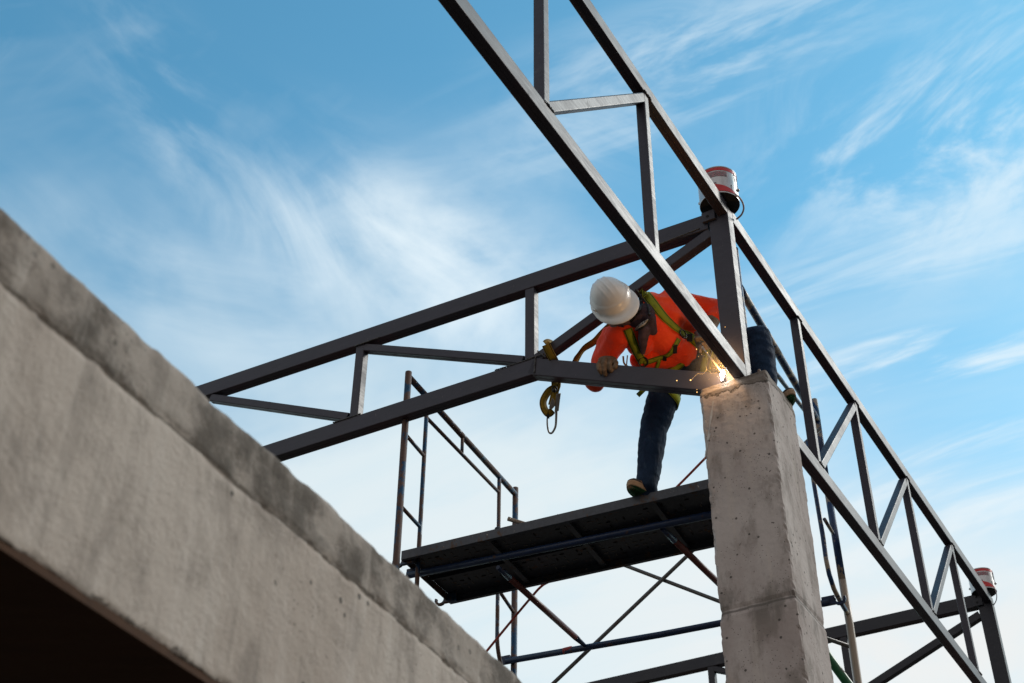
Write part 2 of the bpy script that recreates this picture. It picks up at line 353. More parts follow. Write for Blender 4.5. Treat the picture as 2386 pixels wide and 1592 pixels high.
def _tubepaint(paint, amt, rustc=(.075, .038, .026), mud=0.0, fleck=.755):
    def f(h):
        n = h.noise(16, 9, .72, h.co((1, 1, .6))); n2 = h.noise(6, 6, .65, h.co(loc=(4, 4, 4)))
        c = h.mix(h.ramp(h.noise(30, 3), .3, .7), tuple(k*.8 for k in paint), tuple(k*1.2 for k in paint))
        r = h.ramp(h.math('ADD', h.math('MULTIPLY', n, .6), h.math('MULTIPLY', n2, .4)), .60-amt, .64-amt)
        rc = h.mix(h.noise(45, 5, .7), tuple(k*.5 for k in rustc), tuple(k*1.5 for k in rustc))
        c = h.mix(r, c, rc)
        if mud:
            mm = h.ramp(h.noise(9, 8, .7, h.co((1, 1, .7), loc=(8, 2, 6))), .62-mud, .66-mud)
            c = h.mix(mm, c, (.30, .23, .17))
        fl = h.math('GREATER_THAN', h.noise(38, 4, .6, h.co(loc=(2, 9, 3))), fleck); c = h.mix(h.math('MULTIPLY', fl, .8), c, (.34, .31, .28))
        h.set(c, h.ramp(r, 0, 1, .42, .75), 0, .45); h.bumpn(n, .25, .004)
    return f
BLUE_RUST = material('rusty_blue_tube', _tubepaint((.012, .040, .085), .14))
BLUE_RUST2 = material('mud_splashed_blue_tube', _tubepaint((.010, .035, .105), .02, mud=.10))
BLUE_MUD = material('mud_caked_blue_tube', _tubepaint((.010, .035, .105), .0, mud=.24))
BLUE = material('blue_tube', _tubepaint((.007, .020, .062), .03))
REDP = material('red_oxide_tube', _tubepaint((.105, .022, .017), .0, (.06, .04, .03)))
GREYP = material('grey_galvanised_pipe', _tubepaint((.11, .105, .10), .05, (.09, .06, .045)))
GREENP = material('green_tube', _tubepaint((.010, .095, .035), .02))
DECK = material('deck_steel', _tubepaint((.036, .042, .056), .06, (.075, .045, .03), fleck=.70))
DECKB = material('deck_underside', _tubepaint((.030, .034, .046), .03, (.10, .05, .03), fleck=.72))
def plain(name, c, r=.6, metal=0, spec=.4, var=.15, scale=25, bump=.15, bd=.002):
    def f(h):
        h.set(h.mix(h.ramp(h.noise(scale, 6, .6), .3, .7), tuple(k*(1-var) for k in c), tuple(min(1, k*(1+var)) for k in c)), r, metal, spec); h.bumpn(h.noise(scale*4, 4), bump, bd)
    return material(name, f)

# ------------------------------------------------------------------ ground
g = MB(); g.add([(-900, -900, 0), (900, -900, 0), (900, 900, 0), (-900, 900, 0)], [(0, 1, 2, 3)])
tag(g.build('ground', SOIL), kind='structure')

# ------------------------------------------------------------------ steelwork
def rrect(w, h, r=.007, groove=0.0, k=3):
    pts = []
    for cx, cy, a0 in ((w-r, -r, 0), (r, -r, 90), (r, -h+r, 180), (w-r, -h+r, 270)):
        if a0 == 270 and groove: pts += [(w/2-.004, -h), (w/2-.002, -h+groove), (w/2+.002, -h+groove), (w/2+.004, -h)]
        for i in range(k+1):
            a = rad(a0+90*i/k); pts.append((cx+r*math.cos(a), cy+r*math.sin(a)))
    return pts
def member(name, p0, p1, win, hdn, w, h, parent, mat=None, groove=.002):
    """hollow section whose outer upper edge runs p0 -> p1; win = thickness direction, hdn = height direction (down)"""
    d = (p1-p0).normalized(); win = (win-d*win.dot(d)).normalized(); hd = hdn-d*hdn.dot(d)-win*hdn.dot(win); hd.normalize()
    mb = MB(); mb.prism(rrect(w, h, groove=groove), p0, p1, win, -hd)
    o = mb.build(name, mat or STEEL, parent); me = o.data
    for p in me.polygons: p.use_smooth = False
    return o
def weld(pts, r, parent, n=26, mat=None):
    mb = MB(); P = []
    for i in range(len(pts)-1):
        for k in range(n): P.append(pts[i].lerp(pts[i+1], k/n))
    P.append(pts[-1]); P = [p+V([random.uniform(-1, 1)*r*.35 for _ in range(3)]) for p in P]
    mb.tube(P, [r*random.uniform(.65, 1.25) for _ in P], 6); return mb.build('weld_bead', mat or WELD, parent)
ZB, ZT = 4.907, 6.240        # upper edges of bottom and top chords, outer face
CW, CH = .068, .107
# --- near wall truss (towards the camera)
near = thing('wall_truss', W(-1.5, 0, ZB), 'grey steel truss passing overhead from the column to the upper edge', 'steel truss')
member('top_chord', W(-6.4, 0, ZT), W(.296, 0, ZT), C, -Z, CW, CH, near)
member('bottom_chord', W(-6.4, 0, ZB), W(.296, 0, ZB), C, -Z, CW, CH, near)
def web_v(a, parent, mat=None, ww=.058):
    return member('web', W(a, .003, ZB-.002), W(a, .003, ZT-CH+.002), C, A, .060, ww, parent, mat, groove=0)
def web_d(a0, z0, a1, z1, parent, hh=.060):
    return member('diagonal_web', W(a0, .004, z0), W(a1, .004, z1), C, -Z, .061, hh, parent, None, groove=0)
for a in (-4.75, -3.38, -2.12, -.914): web_v(a, near)
web_d(-2.075, ZB+.045, -.93, ZT-.13, near); web_d(-4.70, ZB+.045, -3.40, ZT-.13, near)
for a, z in ((-2.09, ZB), (-.89, ZT-CH)): weld([W(a-.03, -.002, z), W(a+.06, -.002, z)], .006, near)
# --- far wall truss
far = thing('wall_truss', W(3.5, 0, ZB), 'grey steel truss with zigzag webs running away from the column to the lower right corner', 'steel truss')
member('top_chord', W(.394, 0, ZT-.004), W(6.60, 0, ZT-.004), C, -Z, CW, CH, far)
member('bottom_chord', W(.394, 0, ZB), W(6.60, 0, ZB), C, -Z, CW, CH, far)
for a in (1.532, 2.726, 3.982, 5.266): web_v(a, far, ww=.056)
for a0, a1 in ((1.60, 2.70), (2.795, 3.945), (4.05, 5.23)): web_d(a0, ZB+.045, a1, ZT-.145, far)
for a in (1.60, 2.79, 4.05, 5.33): weld([W(a-.07, -.002, ZB), W(a+.02, -.002, ZB)], .006, far)
for a in (1.56, 2.76, 4.01, 5.30): weld([W(a-.03, -.002, ZT-CH), W(a+.05, -.002, ZT-CH)], .006, far)
# --- posts
def post(a0, label, zt=6.20):
    t = thing('steel_post', W(a0+.05, .07, 4.80), label, 'steel post', 'square steel posts on the concrete columns')
    member('shaft', W(a0, -.001, 4.803), W(a0, -.001, zt), C, A, .134, .095, t, STEEL if a0 < 1 else STEEL2, groove=0)
    b = MB(); b.box(W(a0-.012, .125, zt-.05), C*.046, Z*.040, A*.010); br = b.build('bracket', STEEL if a0 < 1 else STEEL2, t, .003)
    h = MB(); h.tube([W(a0-.0235, .13, zt-.055), W(a0-.021, .13, zt-.055)], .011, 16); h.build('bolt_hole', plain('hole_black', (.008, .008, .008), .8), br)
    b = MB(); b.box(W(a0+.0475, .066, zt+.006), C*.06, A*.05, Z*.006); b.build('cap_plate', STEEL if a0 < 1 else STEEL2, t, .002)
    return t
post(.297, 'grey square steel post above the welding arc, carrying the nearer paint can')
post(6.57, 'dark steel post at the lower right edge, carrying the farther paint can')
# --- roof frames
def roof_frame(a0, label, mat, zt0, zt1, far=False):
    t = thing('roof_frame', W(a0, 2.2, 5.0), label, 'steel roof truss', 'roof frames meeting the wall truss at the posts')
    th = .085
    def P(c, z, da=0): return W(a0+da, c, z)
    sl = (zt1-zt0)/(4.5-.17)
    zt = lambda c: zt0+sl*(c-.17)
    E = 9.0
    member('top_chord', P(.139, zt(.139)), P(E, zt(E)), A, -Z, th, .132, t, mat)
    kz = 5.503
    zb = lambda c: kz+.024*(c-1.45)
    member('bottom_chord', P(1.43, zb(1.43)), P(E, zb(E)), A, -Z, th, .132, t, mat)
    member('haunch_chord', P(.139, 4.895), P(1.445, kz), A, -Z, th, .128, t, mat)
    for c in (1.452, 2.895): member('web', P(c, zb(c)-.004, .006), P(c, zt(c)-.128, .006), A, C, .068, .072, t, mat, groove=0)
    for c0, c1 in ((1.53, 2.90), (2.975, 4.36), (4.58, 5.7)):
        member('diagonal_web', P(c0, zb(c0)+.055, .008), P(c1, zt(c1)-.125, .008), A, -Z, .062, .060, t, mat)
    member('web', P(4.50, zb(4.50)-.004, .006), P(4.50, zt(4.50)-.128, .006), A, C, .068, .072, t, mat, groove=0)
    member('brace', P(1.46, zb(1.45)+.035, .008), P(.15, 6.075, .008), A, -Z, .070, .078, t, mat)
    if not far:
        weld([P(1.445, kz-.128, -.002), P(1.435, kz, -.002)], .006, t, 40); weld([P(1.50, kz+.01, -.002), P(1.37, kz, -.002)], .006, t, 40)
        weld([P(1.36, kz-.03, -.002), P(1.42, kz+.045, -.002)], .005, t, 30); weld([P(1.75, zb(1.75), -.002), P(1.46, zb(1.46), -.002)], .005, t, 60)
        weld([P(2.97, zt(2.9)-.132, -.002), P(2.75, zt(2.8)-.132, -.002)], .006, t, 60); weld([P(3.10, zb(3.1), -.002), P(2.86, zb(2.9), -.002)], .006, t, 60)
        weld([P(.50, zt(.5)-.13, -.002), P(.2, zt(.2)-.11, -.002)], .005, t, 60)
    return t
roof_frame(.300, 'dark grey steel roof truss spanning left from the post, gripped by the worker', STEEL, 6.198, 6.384)
roof_frame(6.573, 'farther black steel roof truss seen low behind the column and scaffold', STEEL2, 6.245, 6.262, True)

# ------------------------------------------------------------------ concrete columns
def column(a0, a1, c0, c1, ztop, name, label, grp, fine=True):
    t = thing(name, W((a0+a1)/2, (c0+c1)/2, -1.6), label, 'concrete column', grp)
    nx, ny = (22, 24) if fine else (3, 3); per = []
    rr = .006
    for i in range(nx): per.append((a0, c0+(c1-c0)*i/nx))
    for i in range(ny): per.append((a0+(a1-a0)*i/ny, c1))
    for i in range(nx): per.append((a1, c1-(c1-c0)*i/nx))
    for i in range(ny): per.append((a1-(a1-a0)*i/ny, c0))
    zs = [-1.6, 0, 1.5, 2.4]+([2.6+.022*i for i in range(int((ztop-2.6)/.022)+1)] if fine else [3.5])+[ztop]
    zs = sorted(set(zs)); n = len(per); mb = MB(); vs = []
    ca, cc = (a0+a1)/2, (c0+c1)/2
    for z in zs:
        for a, c in per:
            p = W(a, c, z); k = 0
            da, dc = min(a-a0, a1-a), min(c-c0, c1-c); corner = max(da, dc) < .001
            d = .004*(noise.noise(p*4))+.0016*noise.noise(p*30)
            if corner: d -= .003+.016*max(0, noise.noise(p*V((11, 11, 19))))+.008*max(0, noise.noise(p*45))
            elif max(min(a-a0, a1-a), min(c-c0, c1-c)) < .045: d -= .006*max(0, noise.noise(p*16)-.1)
            if abs(z-3.333) < .02: d -= .006
            if z < 3.333: d += .005
            if ztop-z < .03: d -= .005+.009*max(0, noise.noise(p*20))
            dv = A*((a-ca)/(abs(a-ca)+1e-6) if da < 1e-6 else 0)+C*((c-cc)/(abs(c-cc)+1e-6) if dc < 1e-6 else 0)
            zz = Z*(.006*noise.noise(p*9) if z == ztop else 0)
            vs.append(p+dv*d+zz)
    fs = [(i*n+k, i*n+(k+1) % n, (i+1)*n+(k+1) % n, (i+1)*n+k) for i in range(len(zs)-1) for k in range(n)]
    fs.append(tuple((len(zs)-1)*n+k for k in range(n)))
    mb.add(vs, fs, False); body = mb.build('shaft', CONC, t)
    return t
col1 = column(.254, .705, -.137, .290, 4.797, 'concrete_column', 'rough grey concrete column under the welding arc, with a horizontal pour joint', 'concrete columns')
rb = MB()
P0 = W(.43, -.035, 4.79); 
rb.tube([P0+Z*(.006*i) for i in range(26)], [.0085 if i % 3 else .0105 for i in range(26)], 10)
rb.build('rebar', material('rebar_rust', lambda h: (h.set(h.mix(h.noise(60, 5), (.10, .045, .03), (.30, .22, .18)), .7), h.bumpn(h.noise(150), .4, .003))), col1)
# runs of dried cement grout down the front face
gr = MB()
for (u, v, w, n_) in ((1662, 935, .020, 14), (1655, 1010, .012, 10)):
    vs = []
    for i in range(n_):
        p = onA(u-(i*(1.0 if v < 1000 else 1.6)), v+i*7, .251); ww = w*(.6+.4*math.sin(i*.9+u))*(1-.5*i/n_)
        vs += [p-C*ww/2, p+C*ww/2]
    gr.add(vs, [(2*i, 2*i+1, 2*i+3, 2*i+2) for i in range(n_-1)])
gro = gr.build('grout_run', plain('pale_grout', (.52, .50, .48), .85), col1)
col2 = column(6.53, 6.98, -.137, .290, 4.797, 'concrete_column', 'concrete column below the farther steel post', 'concrete columns', False)

# ------------------------------------------------------------------ foreground concrete beam
def fg_beam():
    global CONC2
    zt = 1.62
    UPS = .022
    r0 = onZ(-150, 369, zt); r1 = onZ(1208, 1592, zt)
    d = (r1-r0).normalized(); n = V((d.y, -d.x, 0))          # face normal towards the camera side
    if n.dot(EYE-r0) < 0: n = -n
    def onf(u, v, off=0):
        r = ray(u, v); q = r0+n*off; return EYE+r*((q-EYE).dot(n)/r.dot(n))
    ztop = r0.z+UPS; zb = (onf(0, 1254).z+onf(492, 1592).z)/2; zj = (onf(0, 668).z+onf(560, 1125).z+onf(1107, 1592).z)/3
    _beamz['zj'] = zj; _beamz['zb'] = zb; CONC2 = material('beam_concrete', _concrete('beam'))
    t = thing('concrete_beam', V((r0.x, r0.y, zb)), 'large rough concrete beam running diagonally across the lower left foreground', 'concrete beam')
    s0, s1 = -2.2, (r1-r0).length+2.6; L = s1-s0; step = .013; ns = int(L/step)
    prof = []
    nh = 60
    for i in range(nh+1): prof.append((0.0, ztop+(zb-ztop)*i/nh, 0))
    for i in range(1, 6): prof.append((-.05*i, zb, 1))
    prof += [(-.30, zb, 2), (-.30, ztop, 2)]
    for i in range(6, 0, -1): prof.append((-.045*i, ztop, 1))
    m_ = len(prof); vs = []
    for k in range(ns+1):
        s = s0+L*k/ns
        for off, z, kind in prof:
            p = r0+d*s+n*off; p.z = z
            dn = .004*noise.noise(p*3)+.0012*noise.noise(p*11); dz = 0
            jz = zj+.007*noise.noise(V((s*5, 0, 3)))+.004*noise.noise(V((s*19, 0, 3)))
            if kind == 0:
                if z > jz+.004: dn += .004*noise.noise(V((s*3.5, z*9, 8)))+.003*noise.noise(V((s*18, z*24, 2)))
                if abs(z-jz) < .005: dn -= .005+.004*noise.noise(V((s*12, 1, 1)))
                e = min(ztop-z, z-zb)
                if e < .012: dn -= .003*(1-e/.012)+.012*max(0, noise.noise(V((s*13, z*5, 6))))
            if z == ztop: dz = .006*noise.noise(V((s*4.5, off*6, 1)))+.004*noise.noise(V((s*17, off*9, 4)))+.003*noise.noise(V((s*42, off*9, 4)))-(.003 if off == 0 else 0)
            if z == zb: dz = .004*noise.noise(V((s*9, off*6, 5)))+.010*max(0, noise.noise(V((s*21, off*6, 5)))) + (.006 if off == 0 else 0)
            vs.append(V((p.x, p.y, p.z+dz))+n*dn)
    fs = [(k*m_+i, k*m_+(i+1) % m_, (k+1)*m_+(i+1) % m_, (k+1)*m_+i) for k in range(ns) for i in range(m_)]
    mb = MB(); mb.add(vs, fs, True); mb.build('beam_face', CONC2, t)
    pb = MB(); c0 = r0+d*((s0+s1)/2); c0.z = zb+.001; pb.box(c0-n*.754, d*(L/2), n*.75, Z*.009)
    pb2 = pb.build('formwork_board', PLY, t)
    return t
fg_beam()

# ------------------------------------------------------------------ scaffold
TR = .024
def arc_to(a, b, c, n=8): return [a*(1-t)**2+b*2*t*(1-t)+c*t*t for t in [i/n for i in range(n+1)]]
def tubes(name, mat, parent, lst, seg=14):
    for pts, r in lst:
        mb = MB(); mb.tube(pts, r, seg); mb.build(name, mat, parent)
def left_frame():
    t = thing('ladder_scaffold', WS(0, 0, -1.6), 'tall rusty blue scaffold frame at the left end of the work platform', 'scaffold', 'welded ladder scaffold ends')
    s2 = 1.765
    tubes('post', BLUE_RUST, t, [([WS(.0, 0, -1.55), WS(.012, 0, 3), WS(.0, 0, 5.81)], TR), ([WS(s2-.01, 0, -1.55), WS(s2, 0, 5.835)], TR)])
    tubes('top_rail', BLUE_RUST, t, [([WS(0, 0, 5.775), WS(s2, 0, 5.775)], TR*.95)])
    tubes('lower_rail', BLUE_RUST, t, [([WS(.285, 0, 5.60), WS(1.47, 0, 5.63)], .014)])
    tubes('ladder_member', BLUE_RUST, t, [([WS(.285, 0, 5.76), WS(.285, 0, 4.2), *arc_to(WS(.285, 0, 4.2), WS(.27, 0, 3.95), WS(.02, 0, 3.85))[1:]], .0155),
        ([WS(1.47, 0, 5.76), WS(1.48, 0, 4.40), *arc_to(WS(1.48, 0, 4.40), WS(1.50, 0, 4.20), WS(s2-.02, 0, 4.06))[1:]], .0155)])
    tubes('rung', BLUE_RUST, t, [([WS(.0, 0, 5.29), WS(.285, 0, 5.27)], .0135), ([WS(.0, 0, 4.72), WS(.285, 0, 4.70)], .0135), ([WS(1.48, 0, 4.80), WS(s2, 0, 4.73)], .0135), ([WS(.84, 0, 5.62), WS(.84, 0, 5.76)], .013)])
    w = MB(); w.tube([WS(.02, -.03, 5.32), WS(.04, -.06, 5.25)], [.006, .002], 6); 
left_frame()
RT = -2.44
def right_frame():
    t = thing('ladder_scaffold', WS(0, RT, -1.6), 'mud spotted blue scaffold frame behind and right of the concrete column', 'scaffold', 'welded ladder scaffold ends')
    s2 = 1.86; q = lambda u, v: onT(u, v, RT)
    a, b = q(1735, 691), q(1853, 893); dr = (b-a).normalized()
    p2t = q(1896.9, 932.3); p2b = q(1999.7, 1592)
    low = p2t+(p2b-p2t)*((p2t.z+1.5-1.6+1.6)/(p2t.z-p2b.z)*.93)
    s_rail = 1.62
    mb = MB(); mb.tube([p2t, q(1925, 1120)], TR*1.06, 16); mb.tube([q(1925, 1120), q(1962.5, 1352)], TR*1.06, 16); up = mb.build('post', BLUE_RUST2, t)
    mb = MB(); base = q(1999.7, 1592); base2 = V((base.x, base.y, .05)); mb.tube([q(1962.5, 1352), q(1980.5, 1458), base, base2], TR*1.10, 16); mb.build('post', BLUE_MUD, t)
    n0 = a-dr*.12
    rail_end = a+dr*((p2t-a).dot(S)/dr.dot(S))
    mb = MB(); mb.tube([n0, a, b, rail_end], TR*1.12, 16); mb.build('top_rail', BLUE_RUST2, t)
    c0, c1 = q(1806, 868), q(1866, 945); dl = (c1-c0).normalized(); mb = MB(); mb.tube([c0-dl*.25, c0, c1, c1+dl*.22], .0155, 12); mb.build('lower_rail', BLUE_RUST2, t)
    mb = MB(); mb.tube([V((n0.x, n0.y, .05)), V((n0.x, n0.y, p2t.z))], TR, 14); mb.build('post', BLUE_RUST2, t)
    mb = MB(); mb.tube([q(1882, 1030), q(1897, 1128), q(1917.5, 1250.6), q(1925, 1304), q(1932, 1338), q(1943, 1372), q(1957, 1400), q(1975, 1430)], .0165, 12); mb.build('ladder_member', BLUE_RUST2, t)
    mb = MB(); mb.tube([q(1921, 1210), q(1941, 1243)], .013, 10); mb.build('rung', BLUE_MUD, t)
right_frame()
def hook(parent, p, ax, dn, mat, flip=1):
    """claw coupler at a tube end: thick plate with a half-round bite"""
    mb = MB(); pts = []
    for i in range(9): a = rad(200+i*(-220)/8); pts.append((math.cos(a)*.045, math.sin(a)*.045))
    inn = []
    for i in range(9): a = rad(-20+i*(220)/8); inn.append((math.cos(a)*.027, math.sin(a)*.027))
    side = ax.cross(dn).normalized(); mb.prism([(x, y) for x, y in pts+inn], p-side*.010, p+side*.010, ax*flip, -dn)
    mb.box(p-ax*(.075*flip)-dn*.0, ax*.045, side*.012, dn*.032)
    return mb.build('hook', mat, parent, .002)
def work_platform():
    s0, s1, t0, t1, zd = .190, .890, .075, -2.36, 4.42
    t = thing('scaffold_platform', WS((s0+s1)/2, (t0+t1)/2, zd), 'dark steel scaffold deck the worker stands on, seen from below', 'scaffold platform')
    sheet = MB(); sheet.box(WS((s0+s1)/2, (t0+t1)/2, zd+.060), S*((s1-s0)/2-.004), T*((t0-t1)/2-.004), Z*.003); mb = MB()
    for k in range(380):                       # stamped anti-slip dashes
        s = s0+.06+(s1-s0-.12)*random.random(); tt = t0-.05-(t0-t1-.1)*random.random()
        s = s0+.05+round((s-s0-.05)/.052)*.052; tt = round(tt/.055)*.055
        d = (S, T)[(int(s*100)+int(tt*100)) % 2]; e = (T, S)[(int(s*100)+int(tt*100)) % 2]
        mb.box(WS(s, tt, zd+.0555), d*.014, e*.0035, Z*.0025)
    nf = len(sheet.f); sheet.add(mb.v, mb.f); so_ = sheet.build('deck_sheet', DECKB, t, fix=False); so_.data.materials.append(plain('worn_dash_metal', (.11, .10, .09), .6))
    for p in so_.data.polygons[nf:]: p.material_index = 1
    for s in (s0, s1): 
        mb = MB(); mb.box(WS(s, (t0+t1)/2, zd+.032), S*.004, T*((t0-t1)/2), Z*.033); mb.box(WS(s+(.014 if s == s0 else -.014), (t0+t1)/2, zd+.0018), S*.0095, T*((t0-t1)/2-.003), Z*.0018)
        mb.build('edge_rail', DECK, t, .002)
    for s in (.49, .56):
        mb = MB(); mb.box(WS(s, (t0+t1)/2, zd+.038), S*.003, T*((t0-t1)/2-.006), Z*.016); mb.build('stringer', DECKB, t)
    for tt in (t0, t1):
        mb = MB(); mb.box(WS((s0+s1)/2, tt, zd+.030), T*.004, S*((s1-s0)/2-.005), Z*.028); mb.build('end_plate', material('rusty_end', _tubepaint((.05, .04, .035), .12)), t, .002)
    for u, v in ((1135, 1263), (1320, 1219), (1522, 1176)):
        p = onZ(u, v, zd+.02); tt = (p-PS).dot(T)
        for off in (-.014, .014): pass
        mb = MB(); mb.box(WS((s0+s1)/2, tt, zd+.024), T*.018, S*((s1-s0)/2-.006), Z*.003); mb.box(WS((s0+s1)/2, tt, zd+.040), T*.003, S*((s1-s0)/2-.006), Z*.013); mb.build('rib', DECK, t)
    for s in (s0+.05, s1-.05):
        hook(t, WS(s, t0+.05, zd+.02), T, Z, BLUE_RUST)
        hook(t, WS(s, t1-.05, zd+.02), -T, Z, BLUE_RUST)
    return t
work_platform()
def plan_brace():
    t = thing('scaffold_brace_frame', WS(1.0, -1.2, 4.33), 'blue horizontal scaffold brace with two red oxide cross tubes below the deck', 'scaffold brace')
    z0 = 4.355
    a0 = onS(950, 1341, .33); a1 = WS(.33, -2.36, (onS(1658.8, 1201.8, .33)).z-1.6)
    b0, b1 = onS(1165, 1544, 1.72), onS(1950, 1400, 1.72)
    c0, c1 = onS(1187, 1540, 1.72), onS(1682, 1453, 1.72)
    tubes('side_tube', BLUE, t, [([a0, a0.lerp(a1, .5)-Z*.004, a1], .0235), ([b0+T*-.05, b0.lerp(b1, .5)-Z*.012, b1+T*.05], .0235)])
    for e, d in ((a0, 1), (b0, 1)):
        hook(t, e+T*.035+Z*.01, T, Z, BLUE)
    hook(t, b1-T*.02+Z*.01, -T, Z, BLUE)
    for (u0, v0, u1, v1) in ((1160, 1322, 1362, 1504), (1543, 1232, 1700, 1412)):
        p, q_ = onS(u0, v0, .35), onS(u1, v1, 1.70); d = (q_-p).normalized()
        if u0 > 1500: q_ = onS(1758, 1440, 1.70)
        mb = MB(); mb.tube([p, p.lerp(q_, .12)], [.014, .022], 14); mb.build('tube_end', BLUE, t)
        mb = MB(); mb.tube([p.lerp(q_, .12), p.lerp(q_, .88)], .022, 14); mb.build('cross_tube', REDP, t)
        mb = MB(); mb.tube([p.lerp(q_, .88), q_], [.022, .014], 14); mb.build('tube_end', BLUE, t)
    mk = MB(); m0, m1 = onS(1313, 1518, 1.72), onS(1333, 1513, 1.72); mk.tube([m0, m1], .0243, 16); 
    mk.build('paint_mark', plain('faded_red_paint', (.35, .06, .06), .7), t)
plan_brace()
def pipe(name, pts, r, mat, label, cat, group=None, flat=0):
    mb = MB(); mb.tube(pts, r, 12)
    o = mb.build(name, mat); return tag(o, label, cat, group)
L1 = [onS(1290, 1592, 1.80), onS(1612, 1285, 1.80)]; dd = (L1[1]-L1[0])
pipe('cross_brace', [L1[0]-dd*.55, L1[0], L1[1], L1[1]+dd*.95], .0145, GREYP, 'grey pipe brace climbing to the right below the platform', 'scaffold brace', 'crossed grey braces of the scaffold')
L2 = [onS(1457, 1318, 1.83), onS(1680, 1403, 1.83)]; e2 = onT(1983, 1508, RT+.03)
pipe('cross_brace', [L2[0]-(L2[1]-L2[0])*1.3, L2[0], L2[1], e2], .0145, GREYP, 'grey pipe brace descending to the right post, behind the column', 'scaffold brace', 'crossed grey braces of the scaffold')
rp = spline([onS(u, v, .98) for u, v in ((1060, 1610), (1132, 1520), (1200, 1437), (1238, 1392), (1262, 1366), (1290, 1350), (1400, 1290), (1500, 1207), (1575, 1137), (1645, 1066), (1720, 990))], 4)
pipe('brace_rod', rp, .0085, plain('red_oxide_rod', (.38, .06, .04), .6), 'thin red rod passing behind the deck and below it at the left', 'scaffold rod')
pipe('cross_brace', [J(1890, 1470, 8.75), J(1931, 1533, 8.7), J(1985, 1606, 8.62), J(2100, 1760, 8.5)], .030, GREENP, 'short green pipe at the bottom edge, right of the column', 'scaffold pipe')
tag(pipe('pipe_offcut', [onS(1184, 1209, .24), onS(1190, 1211, .245), onS(1232, 1224, .26)], [.015, .014, .014], plain('bamboo', (.26, .21, .17), .8), 'short tan pipe stub lying on the deck edge near the left frame', 'pipe stub'), None)
bt = MB(); p_ = onS(1160, 1233, .24); bt.ball(p_, (.022, .022, .014)); tag(bt.build('bolt', DECK), 'small dark bolt head on the deck beside the left ladder member', 'bolt')
rs = MB()
for u, v, h_ in ((1299, 1206, .024), (1303, 1206, .012), (1307, 1205, .015), (1311, 1205, .012), (1315, 1204, .009), (1352, 1196, .03)):
    p_ = onS(u, v, .21); rs.tube([p_-Z*.01, p_+Z*h_], .0022, 6)
tag(rs.build('electrode_stubs', plain('stub_metal', (.06, .05, .045), .6)), 'few thin electrode stubs standing on the deck edge', 'welding scrap', kind='stuff')
